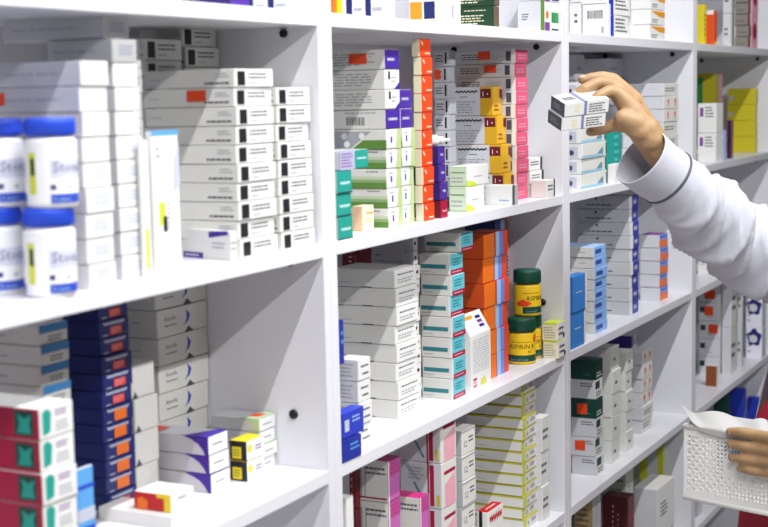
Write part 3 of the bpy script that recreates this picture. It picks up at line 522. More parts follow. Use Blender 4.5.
# ================================================================== BAY 4
S('B', 716, 160, 723, 697.5, 103, 2, 'whitepurple', 'white purple-marked', 'right of the third upright', 'top', Y=.012)
S('B', 714, 155, 722, 697, 73, 2, 'olivegreen', 'olive and green', 'behind the white purple-marked one', 'top', Y=.09)
S('B', 755, 150, 757, 727, 88, 4, 'olivebox', 'yellow-olive', 'in the far right bay', 'top', group='yellow-olive cartons', Y=.04, wmm=30)
S('B', 731.5, 156, 733, 727, 120, 2, 'darkpurple', 'dark purple', 'before the yellow-olive ones', 'top', Y=.02, wmm=20)
S('B', 724, 161, 726, 718, 130, 2, 'lavbox', 'lavender', 'left of the dark purple ones', 'top', Y=.01, wmm=20)
S('C', 716, 280, 728, 698, 256, 2, 'whitegrey', 'white', 'below the sleeve, far right bay', 'top', Y=.03)
S('D', 719, 372, 722, 698.5, 285, 5, 'greenmark', 'grey green-marked', 'right of the third upright', 'top', group='grey green-marked cartons', Y=.06, st={4: ('L', .3, .2, .5, .5, OS), 3: ('L', .28, .3, .42, .5, OS), 2: ('L', .45, .3, .45, .5, OS)}, wmm=20)
S('D', 731, 378, 736, 722, 280, 2, 'plainrows', 'upright white', 'right of the green-marked ones', 'top', Y=.03)
S('D', 742, 372, 743.5, 737, 278, 2, 'darkslot', 'dark-slotted', 'left of the flower-printed ones', 'top', Y=.03, wmm=16)
S('D', 762, 358, 766, 746, 266, 3, 'flower', 'white flower-printed', 'in the far right bay', 'top', group='white flower-printed cartons', Y=.004)
S('E', 744, 500, 747, 728, 389, 1, 'bluebox', 'bright blue tall', 'on the lowest shelf above the paper sheet', Y=.02, wmm=25)
S('E', 760, 500, 762, 747, 398, 1, 'bluebox', 'deep blue', 'lowest shelf, far right, above the paper', Y=.02, wmm=25)
S('E', 727, 500, 729, 713, 385, 1, 'forestbox', 'dark green tall', 'beside the bright blue one, lowest shelf', Y=.03, wmm=30)
S('E', 698, 600, 704, 686, 470, 2, 'greycard', 'grey', 'under the left end of the basket', 'top', Y=.02, dmm=30, wmm=40)
S('E', 716, 600, 722, 700, 506, 1, 'forestbox', 'mossy green', 'under the middle of the basket', Y=.02, wmm=40)
S('E', 741, 590, 748, 722, 500, 2, 'whitegrey', 'white', 'under the basket beside the red clothing', 'top', Y=.0, wmm=40)
S('D', 717, 381, 719, 706, 366, 1, 'brownbox', 'small brown', 'below the green-marked ones', Y=.025, wmm=20)
# ------------------------------------------------------------------ pill bottles
def arc_patch(mb, r, a0, a1, z0, z1, m, n=14):
    vs = []
    for i in range(n+1):
        a = a0+(a1-a0)*i/n; vs += [(r*math.cos(a), r*math.sin(a), z0), (r*math.cos(a), r*math.sin(a), z1)]
    mb.mesh(vs, [(2*i, 2*i+2, 2*i+3, 2*i+1) for i in range(n)], m)
def arc_text(mb, r, a0, z, size, st, m):
    vs, fs, tw = text_geo(st)
    mb.mesh([(r*math.cos(a0+x*size/r), r*math.sin(a0+x*size/r), z+y*size) for x, y, q in vs], fs, m, False)
def facing(P): d = CAM-Vector(P); return math.atan2(d.y, d.x)
def bottle(name, P, r, H, body, capm, label, cat, group, draw, capfrac=.2, capr=.97, rz=0):
    root = link(name, None); root.location = P; root.rotation_euler = (0, 0, facing(P)+rz); tag(root, label, cat, group)
    hc = H*capfrac; hb = H-hc
    m = MB(); m.lathe([(r*.9, 0), (r*.98, .0015), (r, .005), (r, hb-.008), (r*.97, hb-.004), (r*.86, hb-.001), (r*.8, hb+.002)], body, 48); m.build('bottle_body', root)
    c = MB(); n = 72; c.lathe([(r*capr, hb+.001), (r*capr, H-.002), (r*capr*.96, H-.0002)], capm, n); cp = c.build('cap', root)
    g = MB()
    for k in range(48):
        a = k*2*math.pi/48; R2 = r*capr
        g.box((-.0004, -.0006, hb+.002), (.0006, .0006, H-.004), capm)
        for i in range(len(g.v)-8, len(g.v)):
            x, y, z = g.v[i]; x += R2; g.v[i] = (x*math.cos(a)-y*math.sin(a), x*math.sin(a)+y*math.cos(a), z)
    g.build('cap_ridges', cp)
    l = MB(); draw(l, r+.0003, hb); l.build('label', root)
    return root
def draw_white(l, r, hb):
    arc_patch(l, r, -1.9, 1.9, hb*.06, hb*.93, 'F4F4F8', 40)
    arc_patch(l, r+.0002, -.95, -.62, hb*.2, hb*.78, 'D3DA3A'); arc_patch(l, r+.0004, -.85, -.66, hb*.46, hb*.7, 'black')
    arc_patch(l, r+.0002, -.02, 1.35, hb*.42, hb*.68, 'D3D5E6'); arc_text(l, r+.0005, .04, hb*.5, hb*.22, 'Stona', '6A6C96')
    arc_patch(l, r+.0003, -.05, .16, hb*.26, hb*.33, '3A2470'); arc_patch(l, r+.0003, .62, .8, hb*.27, hb*.31, 'mgrey')
    arc_patch(l, r+.0003, -.05, 1.35, hb*.07, hb*.2, '2F4FC0'); arc_text(l, r+.0006, .03, hb*.1, hb*.085, 'A www', 'pale')
    arc_patch(l, r+.0002, -1.9, -1.15, hb*.42, hb*.68, 'D3D5E6'); arc_patch(l, r+.0003, -1.9, -1.2, hb*.07, hb*.2, '2F4FC0')
rb_ = .0252
XB = -.5405
PB = on_x(49, 285, XB); zB = ZS['B']
HB = solve(lambda t: -proj((XB, PB.y, zB+t))[1], -207, .02, .3)
for i, (px, lab) in enumerate(((51.5, 'right'), (-.5, 'left'))):
    P = on_x(px, 285, XB)
    for lev in (0, 1):
        w_ = ('white bottle with a blue cap, %s of the %s pair by the left photo edge' % ('top' if lev else 'bottom', lab))
        bottle('pill_bottle', (P.x+(.003 if lev else 0), P.y-(.004 if lev else 0), zB+lev*HB+.0002*lev), rb_, HB-.0002, 'F6F6F8', '2A52D8', w_, 'bottle', 'blue-capped white bottles', draw_white, capfrac=.205)
def draw_asp(l, r, hb):
    arc_patch(l, r, -2.2, 2.2, hb*.06, hb*.93, 'F2C81E', 40)
    arc_patch(l, r+.0002, -1.5, 1.5, hb*.06+.002, hb*.3, '0F4A38', 30); arc_text(l, r+.0005, -.85, hb*.13, hb*.1, 'a c e t y l s a l', 'pale')
    arc_text(l, r+.0004, -1.0, hb*.5, hb*.2, 'ASPIRIN R', '3A3A18'); arc_text(l, r+.0004, .45, hb*.36, hb*.13, '81', '3A3A18')
    arc_patch(l, r+.0002, -.9, .7, hb*.7, hb*.715, '6A5A18')
    arc_patch(l, r+.0004, 1.0, 1.35, hb*.68, hb*.93, 'verm'); arc_patch(l, r+.0004, .95, 1.0, hb*.72, hb*.88, 'verm')
def draw_asp2(l, r, hb):
    arc_patch(l, r, -2.2, 2.2, hb*.06, hb*.93, 'F2C81E', 40)
    arc_patch(l, r+.0002, -.35, 1.6, hb*.06+.002, hb*.3, '0F4A38', 30); arc_text(l, r+.0005, -.1, hb*.13, hb*.1, 'a c e t y l', 'pale')
    arc_text(l, r+.0005, -.1, hb*.5, hb*.2, 'ASPIRIN', '3A3A18'); arc_patch(l, r+.0002, -.3, .9, hb*.72, hb*.735, '6A5A18')
    for z1, z2, a1, a2 in ((.32, .37, -.75, .1), (.37, .43, -.85, .3), (.43, .48, -.7, .15), (.48, .53, -.5, -.15)): arc_patch(l, r+.0003, a1, a2, hb*z1, hb*z2, 'verm')
Pa = on_z(522, 362.5, ZS['C']); Za = (Pa-CAM).dot(FW); ra = 13.6*Za/F
Ha = solve(lambda t: -proj((Pa.x, Pa.y, ZS['C']+t))[1], -317, .02, .2)
bottle('pill_bottle', Pa, ra, Ha-.0002, 'F0C41C', '0F4A38', 'yellow aspirin bottle with a green cap standing on the shelf, lower of the two', 'bottle', 'yellow bottles with green caps', draw_asp, capfrac=.3, capr=1.0)
Pb = on_z(527.5, 314.5, ZS['C']+Ha)
bottle('pill_bottle', (Pb.x, Pb.y, ZS['C']+Ha), ra, Ha-.0002, 'F0C41C', '0F4A38', 'yellow aspirin bottle with a green cap and red patch, on top of the other', 'bottle', 'yellow bottles with green caps', draw_asp2, capfrac=.3, capr=1.0)
Xc = .816
bottle('pill_bottle', (Xc, .0535, ZS['C']), ra, Ha-.0002, 'F0C41C', '0F4A38', 'yellow aspirin bottle half hidden behind the lower green-capped one', 'bottle', 'yellow bottles with green caps', draw_asp, capfrac=.3, capr=1.0, rz=.5)

# dropper bottle lying on the small purple cartons
dr = link('dropper_bottle', None); tag(dr, 'tiny white dropper bottle lying on top of the small purple cartons', 'bottle')
dP = PS['P']; dr.location = (dP.x+.003, dP.y+.012, PS['z']+.0085); dr.rotation_euler = (0, math.radians(90), math.radians(-52))
m = MB(); m.lathe([(.0075, -.02), (.0082, -.018), (.0082, .006), (.006, .010)], 'white', 24); m.build('bottle_body', dr)
m = MB(); m.lathe([(.0062, .010), (.0062, .016), (.003, .018), (.0022, .027)], 'white', 24); m.build('nozzle', dr)
# slant-topped carton
def slant():
    P = on_z(471, 392.5, ZS['C']); w = solve(lambda t: proj(P+Vector((t, 0, 0)))[0], 491, .004, .2); d = .02
    hf = solve(lambda t: -proj(P+Vector((0, 0, t)))[1], -337, .01, .3); hb = solve(lambda t: -proj(P+Vector((0, d, t)))[1], -316, .01, .3)

    m = MB(); v = [(0, 0, 0), (w, 0, 0), (w, d, 0), (0, d, 0), (0, 0, hf), (w, 0, hf), (w, d, hb), (0, d, hb)]
    for f in ((0, 3, 2, 1), (0, 1, 5, 4), (1, 2, 6, 5), (2, 3, 7, 6), (3, 0, 4, 7), (4, 5, 6, 7)): m.poly([v[i] for i in f], 'white')
    o = m.build('medicine_box'); o.location = P; tag(o, 'tall white carton with a slanted printed top, before the orange ones', 'box')
    rnd = random.Random(3); g = MB(); e = -.0003
    for i in range(14):
        z = hf*(.32+.62*i/14); u = .12
        while u < .88: l = .05+.1*rnd.random(); g.poly([(w*u, e, z), (w*min(.9, u+l), e, z), (w*min(.9, u+l), e, z+.0012), (w*u, e, z+.0012)], 'faint'); u += l+.03
    for i, c in enumerate(('pink', 'rose', 'crimson')): g.poly([(w*.12, e, hf*(.06+.06*i)), (w*.3, e, hf*(.06+.06*i)), (w*.3, e, hf*(.1+.06*i)), (w*.12, e, hf*(.1+.06*i))], c)
    g.poly([(w*.45, e, hf*.05), (w*.8, e, hf*.05), (w*.7, e, hf*.2), (w*.5, e, hf*.16)], 'D8D860')
    g.build('printed_panel', o)
    g = MB()
    def tp(u, v): return (w*u, d*v-.0002, hf+(hb-hf)*v+.0003)
    g.poly([tp(.1, .7), (tp(.5, .7)), tp(.5, .85), tp(.1, .85)], 'amber')
    for i, c in enumerate(('purple', 'violet', 'navy')): g.poly([tp(.62, .25+.2*i), tp(.85, .25+.2*i), tp(.85, .38+.2*i), tp(.62, .38+.2*i)], c)
    g.build('top_flap', o)
slant()
# the far and half-hidden cartons beyond the 300 largest, as one mesh
if PILE:
    V = []; Fc = []; MI = []; names = []
    for me, M in PILE:
        b0 = len(V); V += [tuple(M @ v.co) for v in me.vertices]
        mp = []
        for mt in me.materials:
            if mt not in names: names.append(mt)
            mp.append(names.index(mt))
        for pl in me.polygons: Fc.append(tuple(b0+i for i in pl.vertices)); MI.append(mp[pl.material_index])
    me = bpy.data.meshes.new('medicine_boxes'); me.from_pydata(V, [], Fc)
    for mt in names: me.materials.append(mt)
    me.polygons.foreach_set('material_index', MI); me.update()
    tag(link('medicine_boxes', me), 'small, half-hidden medicine cartons at the backs and far ends of the shelves', 'boxes', None, 'stuff')
# ------------------------------------------------------------------ cartons held in the hand
def held(x, y, Z, xr, yr, sc, lab):
    P = at(x, y, Z)
    L = (RT*.93+UP*.14+FW*.32).normalized(); D = (FW*.78-RT*.5+UP*.36); D = (D-L*D.dot(L)).normalized(); U = L.cross(D)
    M = Matrix((L, D, U)).transposed().to_4x4(); M.translation = P
    return place_carton('heldbox', .082*sc, .050*sc, .0235*sc, None, 0, lab, 'cartons held in the hand', M=M), P, L, D, U
hz = 2.31
o1, P1, L1, D1, U1 = held(561, 131.5, hz, 0, 0, .97, 'white dark-ended carton held by the reaching hand, lower one')
M2 = o1.matrix_world.copy(); M2.translation = P1+U1*(.0235*.97+.0003)+L1*.004+D1*.0
place_carton('heldbox', .082*.97, .050*.97, .0235*.97, None, 0, 'white dark-ended carton held by the reaching hand, upper one', 'cartons held in the hand', M=M2)
# ------------------------------------------------------------------ basket and paper
Cb = at(684, 497, 2.42)
Ld = Vector((-.27, -.96, 0)).normalized(); Wd = Vector((.96, -.27, 0)).normalized(); Zd = Vector((0, 0, 1))
LB, WB_ = .34, .095
HBK = solve(lambda t: -proj(Cb+Zd*t)[1], -426, .02, .3)
bk = link('plastic_basket', None); bk.location = Cb; tag(bk, 'white perforated plastic basket held in the lower hand at right', 'basket')
def wall(name, o, u, v, L, H, hole, solid=None, inward=None):
    m = MB(); cs = .0066; nu = int(L/cs); nv = int(H/cs); cu = L/nu; cv = H/nv
    rnd = random.Random(5)
    for i in range(nu):
        for j in range(nv):
            def q(a, b): return tuple(o+u*((i+a)*cu)+v*((j+b)*cv))
            s_ = solid and solid(i/nu, j/nv)
            if j < 1 or j >= nv-1 or i < 1 or i >= nu-1 or s_ == 2:
                m.poly([q(0, 0), q(1, 0), q(1, 1), q(0, 1)], 'plastic'); continue
            if s_ == 1 and (i+2*j) % 3: m.poly([q(0, 0), q(1, 0), q(1, 1), q(0, 1)], 'plastic'); continue
            h = hole*(.5 if s_ == 1 else 1)
            c = .5; sh = ((i+j) % 2)*.12-.06
            D4 = [(c-h+sh, c), (c+sh, c-h), (c+h+sh, c), (c+sh, c+h)]; Q4 = [(0, 0), (1, 0), (1, 1), (0, 1)]
            # diamond hole with four corner facets
            for k in range(4):
                a, b = D4[k], D4[(k+1) % 4]; corner = Q4[(k+1) % 4] if k else Q4[1]
            quad = [((0, 0), (1, 0), D4[1]), ((1, 0), (1, 1), D4[2]), ((1, 1), (0, 1), D4[3]), ((0, 1), (0, 0), D4[0]),
                    ((0, 0), D4[1], D4[0]), ((1, 0), D4[2], D4[1]), ((1, 1), D4[3], D4[2]), ((0, 1), D4[0], D4[3])]
            nn_ = u.cross(v)*(.0011 if (i+j) % 2 else -.0008); Dk = [tuple(Vector(q(*d))+nn_) for d in D4]
            qq = lambda pt: Dk[D4.index(pt)] if pt in D4 else q(*pt)
            for t in quad: m.poly([qq(p) for p in t], 'plastic')
    ob = m.build(name, bk); md = ob.modifiers.new('thick', 'SOLIDIFY'); md.thickness = .0017; md.offset = 0
    return ob
def solidf(a, b):
    if .2 < a < .62 and .38 < b < .64: return 1
    if b > .86 or b < .1: return 2
    return 0
Zv = Vector((0, 0, 1)); z0 = Vector((0, 0, 0))
wall('side_wall', z0, Ld, Zv, LB, HBK, .38, solidf); wall('side_wall', Wd*WB_, Ld, Zv, LB, HBK, .38, solidf)
wall('end_wall', z0, Wd, Zv, WB_, HBK, .3); wall('end_wall', Ld*LB, Wd, Zv, WB_, HBK, .3)
m = MB(); m.poly([z0, Ld*LB, Ld*LB+Wd*WB_, Wd*WB_], 'plastic'); ob = m.build('base', bk); ob.modifiers.new('t', 'SOLIDIFY').thickness = .002
def bar(name, a, b, r, parent, m_='plastic', n=10):
    a, b = Vector(a), Vector(b); d = (b-a).normalized(); x = d.orthogonal().normalized(); y = d.cross(x); q = MB()
    vs = [tuple(p+(x*math.cos(k*2*math.pi/n)+y*math.sin(k*2*math.pi/n))*r) for p in (a, b) for k in range(n)]
    q.mesh(vs, [(k, (k+1) % n, n+(k+1) % n, n+k) for k in range(n)]+[tuple(range(n))[::-1], tuple(range(n, 2*n))], m_); return q.build(name, parent)
H3 = Zv*HBK; e = .003
cr = [z0+H3, Ld*LB+H3, Ld*LB+Wd*WB_+H3, Wd*WB_+H3]
for i in range(4): bar('rim', cr[i], cr[(i+1) % 4], .0042, bk)
for i in range(4): bar('foot_rail', cr[i]-H3, cr[(i+1) % 4]-H3, .0042, bk)
# sheet of paper standing in the basket
tops = [(679, 402), (687, 408.5), (694, 414), (703, 411.5), (713, 410.5), (724, 412), (734, 417), (743, 420.5), (752, 420), (760, 417), (768, 420)]
bots = [(697, 429), (700, 431), (704, 432.5), (709, 434), (715, 436), (724, 438), (733, 441), (742, 443), (752, 446), (761, 449), (770, 452)]
def hitwall(x, y, off):
    o = Cb-Wd*off; d = ray(x, y); return CAM+d*((o-CAM).dot(Wd)/d.dot(Wd))
m = MB(); rows = 12; vs = []
for j in range(rows+1):
    t = j/rows
    for i in range(len(tops)):
        off = .0062 if t < .3 else .0062-(t-.3)/.7*.045+(t-.3)*.008*math.sin(i*1.3+t*4)
        vs.append(tuple(hitwall(bots[i][0]*(1-t)+tops[i][0]*t, bots[i][1]*(1-t)+tops[i][1]*t, off)))
nn = len(tops)
m.mesh(vs, [(j*nn+i, j*nn+i+1, (j+1)*nn+i+1, (j+1)*nn+i) for j in range(rows) for i in range(nn-1)], 'paper')
ob = m.build('paper_sheet'); tag(ob, 'curled white sheet of paper standing in the perforated basket', 'paper')
md = ob.modifiers.new('s', 'SUBSURF'); md.levels = 2; md.render_levels = 2; md = ob.modifiers.new('t', 'SOLIDIFY'); md.thickness = .0006
# ------------------------------------------------------------------ the person
person = link('person', None); pc_ = at(853, 430, 2.52); person.location = (pc_.x, pc_.y, FLOOR)
tag(person, 'person in a white coat over red clothing, reaching up and holding a basket', 'person')
def rel(p): return Vector(p)-Vector(person.location)
def hull2(mb, a, ra_, b, rb2, seg=12):
    bm = bmesh.new()
    for c, r in ((a, ra_), (b, rb2)):
        bmesh.ops.create_icosphere(bm, subdivisions=2, radius=r, matrix=Matrix.Translation(c))
    res = bmesh.ops.convex_hull(bm, input=bm.verts[:])
    bmesh.ops.delete(bm, geom=[g for g in res['geom_interior'] if isinstance(g, bmesh.types.BMVert)], context='VERTS')
    bm.verts.index_update(); mb.mesh([tuple(v.co) for v in bm.verts], [tuple(v.index for v in f.verts) for f in bm.faces], mb.cur); bm.free()
def chain(mb, pts):
    for (a, r1), (b, r2) in zip(pts, pts[1:]): hull2(mb, rel(a), r1, rel(b), r2)
body = MB(); body.cur = 'skin'
HZ = 2.355
def A(x, y, dz=0): return at(x, y, HZ+dz)
# right hand: wrist, palm, fingers over the cartons, thumb under them
wr = A(655, 147, .01)
chain(body, [(A(700, 196, .055), .030), (A(676, 172, .03), .0285), (wr, .0255), (A(645, 130, .0), .026)])
chain(body, [(A(650, 140, .0), .024), (A(633, 112, -.004), .020), (A(620, 96, -.004), .0155)])
chain(body, [(A(651, 137, .03), .022), (A(634, 107, .03), .019), (A(618, 92, .04), .0145)])
chain(body, [(A(645, 138, .0), .021), (A(636, 124, -.01), .02), (A(622, 118, -.02), .014)])
chain(body, [(A(632, 108, -.006), .0165), (A(617, 93, -.008), .0125), (A(609, 91, -.016), .0105), (A(598, 96, -.022), .009), (A(590.5, 101, -.02), .0078)])      # index
chain(body, [(A(632, 103, .012), .0165), (A(612, 84, .016), .0125), (A(598, 82.5, .0), .0105), (A(584, 89, -.006), .0095), (A(574.5, 95.5, -.003), .008)])        # middle
chain(body, [(A(634, 101, .034), .0165), (A(613, 80, .04), .0125), (A(602, 77, .032), .0105), (A(590, 78, .03), .009), (A(582, 80, .03), .0078)])            # ring
chain(body, [(A(636, 104, .055), .015), (A(616, 85, .062), .011), (A(606, 82, .062), .009), (A(597, 86, .06), .008)])                                              # little
chain(body, [(A(641, 132, -.010), .0185), (A(627, 124, -.008), .0150), (A(614, 125, .006), .0115), (A(601, 129.5, .012), .0096), (A(590, 132, .012), .0080)])  # thumb
# left hand on the basket wall
def Wp(x, y, off): return hitwall(x, y, off)
for (pts, r) in (([(729.5, 431.5), (742, 432), (757, 435), (775, 438), (800, 446)], .0086), ([(730.5, 443.5), (744, 446), (759, 448.5), (777, 451), (802, 456)], .0088),
                 ([(732, 457.5), (744, 459), (759, 461), (777, 463), (802, 465)], .0086), ([(740, 468.5), (750, 470.5), (763, 472.5), (780, 474), (804, 474)], .0078)):
    chain(body, [(Wp(p[0], p[1], .0095+.004*(i == 2)+.006*(i == 1)+.012*(i == 3)+.02*(i == 4)), r*k) for i, (p, k) in enumerate(zip(pts, (.86, 1.0, 1.04, 1.12, 1.5)))])
lw = Wp(838, 466, .05); le = at(930, 470, 2.25)
chain(body, [(Wp(802, 450, .026), .016), (Wp(818, 452, .035), .018), (lw, .024)]); chain(body, [(Wp(804, 472, .028), .013), (Wp(818, 472, .035), .018), (lw, .024)])
chain(body, [(Wp(803, 461, .03), .016), (lw, .024), (le, .038)])
chain(body, [(Wp(815, 447, .03), .013), (Wp(800, 436, .012), .0105), (Wp(790, 425, -.004), .0095), (Wp(781, 421, -.012), .0085)])   # thumb over the rim
# trunk, head and legs (beyond the frame but part of the same figure)
B0 = Vector((pc_.x, pc_.y, 0))
fwd = Vector((-.80, .60, 0)).normalized(); sdv = Vector((.60, .80, 0))      # faces the shelves, sdv = right side
def Bp(f, s, z): return B0+fwd*f+sdv*s+Vector((0, 0, z))
re = A(779, 263, .10); rs = Bp(-.03, .13, .19); ls = Bp(-.03, -.15, .21)
chain(body, [(A(700, 196, .055), .030), (A(715, 220, .08), .032), (A(772, 257, .12), .036), (rs, .05)]); chain(body, [(le, .04), (ls, .055)])
chain(body, [(ls, .055), (Bp(-.01, 0, .25), .062), (rs, .055)])
chain(body, [(Bp(0, .05, .17), .085), (Bp(0, .04, .0), .085), (Bp(0, .07, -.16), .11)]); chain(body, [(Bp(0, -.06, .17), .085), (Bp(0, -.05, .0), .085), (Bp(0, -.07, -.16), .11)])
chain(body, [(Bp(-.01, 0, .28), .06), (Bp(0, 0, .38), .05), (Bp(.01, 0, .43), .052)])
chain(body, [(Bp(.012, 0, .46), .062), (Bp(-.012, 0, .515), .082)]); chain(body, [(Bp(.03, 0, .44), .045), (Bp(.035, 0, .51), .06)])
chain(body, [(Bp(.083, 0, .487), .010), (Bp(.106, 0, .462), .0125)])                                       # nose
for s_ in (-1, 1):
    chain(body, [(Bp(-.012, .078*s_, .475), .009), (Bp(-.02, .082*s_, .495), .012)])                      # ears
    chain(body, [(Bp(0, .075*s_, -.18), .09), (Bp(.01, .085*s_, -.56), .058), (Bp(-.01, .085*s_, -.95), .038)])
    chain(body, [(Bp(-.03, .085*s_, -.98), .034), (Bp(.12, .095*s_, -.99), .026)])
def nail(c, n, t, r1, r2):
    c = rel(c); n = Vector(n).normalized(); t = Vector(t); t = (t-n*t.dot(n)).normalized(); s = n.cross(t); q = MB(); vs = []
    for rr, h in ((1, 0), (.8, .0009), (.35, .0013)):
        vs += [tuple(c+t*r1*rr*math.cos(k*math.pi/8)+s*r2*rr*math.sin(k*math.pi/8)+n*h) for k in range(16)]
    q.mesh(vs, [(i*16+k, i*16+(k+1) % 16, (i+1)*16+(k+1) % 16, (i+1)*16+k) for i in range(2) for k in range(16)]+[tuple(range(32, 48))], 'nail'); q.build('fingernail', person)
for (tip, prev, r) in ((A(590.5, 101, -.02), A(598, 96, -.022), .0078), (A(574.5, 95.5, -.003), A(584, 89, -.006), .008), (A(582, 80, .03), A(590, 78, .03), .0078)):
    t = (tip-prev).normalized(); n = (UP*.75-FW*.5-t*(UP*.75-FW*.5).dot(t)).normalized(); nail(tip+n*(r-.0012)-t*.001, n, t, .0062, .0046)
for (x, y, r) in ((731, 431.2, .0074), (732, 443.2, .0076), (733.5, 457.2, .0074), (741.5, 468.3, .0067)):
    n = (-FW*.8-UP*.2+RT*.1).normalized(); nail(Wp(x, y, .0095)+n*(r-.001), n, -Vector(Ld), .0062, .0046)
bo = body.build('body', person)
md = bo.modifiers.new('r', 'REMESH'); md.mode = 'VOXEL'; md.voxel_size = .0026; md.use_smooth_shade = True
md = bo.modifiers.new('s', 'SMOOTH'); md.factor = .5; md.iterations = 8
def blob(name, pts, m_, vox=.006, parent=person, it=6):
    q = MB(); q.cur = m_
    chain(q, pts); o = q.build(name, parent); md = o.modifiers.new('r', 'REMESH'); md.mode = 'VOXEL'; md.voxel_size = vox; md.use_smooth_shade = True
    md = o.modifiers.new('s', 'SMOOTH'); md.factor = .5; md.iterations = it; return o
blob('hair', [(Bp(-.04, .0, .53), .088), (Bp(-.06, 0, .45), .075), (Bp(-.07, 0, .36), .05)], 'hairm')
for s_ in (-1, 1):
    e_ = MB(); e_.cur = 'white'; chain(e_, [(Bp(.083, .03*s_, .495), .0105), (Bp(.084, .031*s_, .495), .0105)]); e_.build('eye', person)
    e_ = MB(); e_.cur = 'black'; chain(e_, [(Bp(.092, .03*s_, .495), .0045), (Bp(.0925, .03*s_, .495), .0045)]); e_.build('pupil', person)
    e_ = MB(); e_.cur = 'shoem'; chain(e_, [(Bp(-.04, .088*s_, -.982), .037), (Bp(.14, .098*s_, -.990), .029)]); e_.build('shoe', person)
    blob('trouser_leg', [(Bp(0, .075*s_, -.2), .10), (Bp(.01, .085*s_, -.56), .075), (Bp(-.01, .085*s_, -.93), .07)], 'trouser', .009)
e_ = MB(); e_.cur = 'rose'; chain(e_, [(Bp(.083, -.018, .437), .0055), (Bp(.088, 0, .436), .0065), (Bp(.083, .018, .437), .0055)]); e_.build('mouth', person)
def loft(name, rings, m_, parent, seg=72, close=True, a0=0, a1=2*math.pi, thick=.0022, disp=None, sub=0):
    vs = []; n = seg if close else seg+1
    for i, (c, ax, bx, ra2, rb3) in enumerate(rings):
        for k in range(n):
            a = a0+(a1-a0)*k/seg; dd = disp(i/(len(rings)-1), a) if disp else 0
            vs.append(tuple(rel(c)+ax*(ra2+dd)*math.cos(a)+bx*(rb3+dd)*math.sin(a)))
    q = MB(); fs = [(i*n+k, i*n+(k+1) % n, (i+1)*n+(k+1) % n, (i+1)*n+k) for i in range(len(rings)-1) for k in range(n if close else seg)]
    q.mesh(vs, fs, m_); o = q.build(name, parent)
    if thick: md = o.modifiers.new('t', 'SOLIDIFY'); md.thickness = thick; md.offset = 1
    return o
def spline(pts, n):
    out = []
    P = [pts[0]]+list(pts)+[pts[-1]]
    for i in range(n):
        t = i/(n-1)*(len(pts)-1); k = min(int(t), len(pts)-2); f = t-k
        a, b, c, d = P[k], P[k+1], P[k+2], P[k+3]
        out.append(tuple(.5*((2*b[j])+(c[j]-a[j])*f+(2*a[j]-5*b[j]+4*c[j]-d[j])*f*f+(3*b[j]-a[j]-3*c[j]+d[j])*f**3) for j in range(len(b))))
    return out
def sleeve(name, cps, disp, nr=110, m_='cotton'):
    sp = spline([(*p, r) for p, r in cps], nr); rings = []; prevx = None
    for i in range(nr):
        c = Vector(sp[i][:3]); d = Vector(sp[min(i+1, nr-1)][:3])-Vector(sp[max(i-1, 0)][:3]); d.normalize()
        x = (UP-d*UP.dot(d)).normalized() if prevx is None else (prevx-d*prevx.dot(d)).normalized(); prevx = x
        rings.append((c, x, d.cross(x), sp[i][3], sp[i][3]))
    return loft(name, rings, m_, person, disp=disp, seg=120), rings
def wr_disp(t, a):
    if t < .27: return 0
    k = min(1, (t-.27)/.2)
    s = math.sin(t*38+2.2*math.sin(a+.6)+1.3*math.sin(2*a))
    s2 = math.sin(t*63-1.8*math.cos(a-1)+2*math.sin(a*1+.3)+1)
    f = (1-abs(s))**2*1.3-.35; f2 = (1-abs(s2))**2-.3
    
    g = math.sin(t*17+1.5*math.cos(a+.9)+.6)
    return k*(.0046*f+.0012*f2+.012*(1-abs(g))**1.6-.003)*(1+.5*min(1, max(0, (t-.35)/.2)))
tiltz = .0
cps = [(A(641.5, 157.5, .0), 30.5), (A(654, 168, .013), 29.6), (A(668, 178, .026), 29.0), (A(686, 195, .045), 32), (A(705, 214, .07), 36), (A(728, 234, .10), 36.5), (A(757, 253, .12), 40), (A(795, 264, .14), 46)]
cps = [(p, r*HZ/F) for p, r in cps]+[(Vector(rs)+Vector((0, 0, -.01)), .070)]
sl, rg = sleeve('coat_sleeve', cps, wr_disp)
# dark piping round the cuff
def ring_tube(name, ring, off, r, m_):
    c, x, y, ra2, _ = ring; n, k2 = 96, 8; vs = []; ax = x.cross(y)
    for i in range(n):
        a = i*2*math.pi/n; rad = x*math.cos(a)+y*math.sin(a); p = rel(c)+rad*(ra2+off)
        for k in range(k2): b = k*2*math.pi/k2; vs.append(tuple(p+rad*r*math.cos(b)+ax*r*1.0*math.sin(b)))
    q = MB(); q.mesh(vs, [(i*k2+k, i*k2+(k+1) % k2, ((i+1) % n)*k2+(k+1) % k2, ((i+1) % n)*k2+k) for i in range(n) for k in range(k2)], m_)
    return q.build(name, person)
ring_tube('cuff_piping', rg[27], .0018, .0026, 'ink'); ei = min(range(len(rg)), key=lambda i: abs(proj(rg[i][0])[0]-764)); ring_tube('elbow_seam', rg[ei], .0012, .0011, 'mgrey')
ring_tube('cuff_hem', rg[0], .0008, .0014, 'cotton')
cps2 = [(Wp(850, 468, .05), .036), (Vector(le)*.5+Vector(lw)*.5, .046), (le, .055), (Vector(le)*.45+Vector(ls)*.55, .068), (Vector(ls)+Vector((0, 0, -.01)), .070)]
sleeve('coat_sleeve', cps2, wr_disp, 70)
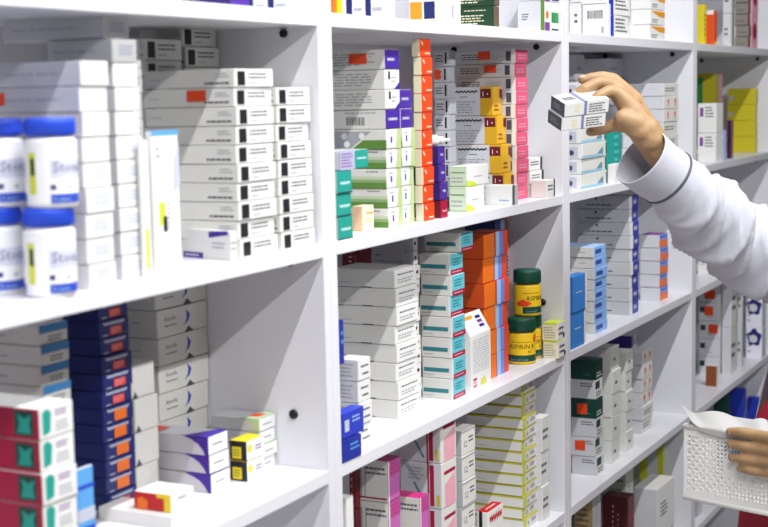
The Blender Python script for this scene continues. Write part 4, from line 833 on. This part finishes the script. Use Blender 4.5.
# red tunic and white coat as lofts round the trunk
def trunk(name, levels, m_, a0, a1, disp, close):
    sp = spline(levels, 60); rings = [(Bp(f, 0, z), fwd, sdv, rf, rs_) for z, f, rf, rs_ in sp]
    return loft(name, rings, m_, person, disp=disp, a0=a0, a1=a1, close=close, seg=90)
trunk('red_tunic', [(.31, 0, .05, .055), (.23, 0, .09, .12), (.10, 0, .095, .12), (-.01, 0, .11, .13), (-.08, 0, .16, .165), (-.24, .0, .185, .19), (-.42, 0, .19, .215), (-.6, 0, .21, .23)], 'redcloth', 0, 2*math.pi, lambda t, a: .004*math.sin(a*9+t*4)*t, True)
trunk('coat_body', [(.315, -.005, .06, .065), (.24, -.005, .10, .145), (.10, -.01, .112, .15), (-.05, -.01, .147, .182), (-.2, -.01, .168, .212), (-.42, -.01, .208, .238), (-.62, -.01, .235, .26)], 'cotton', .98, 2*math.pi-.35, lambda t, a: .005*math.sin(a*11+t*6)*t, False)
#PARTA
# ------------------------------------------------------------------ light
def tube(name, loc, L, w, e, col=(1, 1, 1)):
    ld = bpy.data.lights.new(name, 'AREA'); ld.shape = 'RECTANGLE'; ld.size = L; ld.size_y = w; ld.energy = e; ld.color = col
    o = bpy.data.objects.new(name, ld); COL.objects.link(o); o.location = loc
    d = Vector((loc[0], .1, .2))-Vector(loc); z = -d.normalized(); x = Vector((1, 0, 0)); y = z.cross(x)
    o.matrix_world = Matrix((x, y, z)).transposed().to_4x4(); o.matrix_world.translation = loc
    return o
tube('ceiling_tube_light', (-.5, -.87, 2.17), 3.6, .04, 90)
tube('ceiling_tube_light', (-.5, -1.67, 1.60), 3.6, .04, 56)
w = bpy.data.worlds.new('world'); scene.world = w; w.use_nodes = True
bg = w.node_tree.nodes['Background']; bg.inputs['Color'].default_value = (.92, .95, 1, 1); bg.inputs['Strength'].default_value = .055
scene.view_settings.view_transform = 'Standard'; scene.view_settings.look = 'None'; scene.view_settings.gamma = 1; scene.view_settings.use_curve_mapping = False
scene.view_settings.exposure = 0
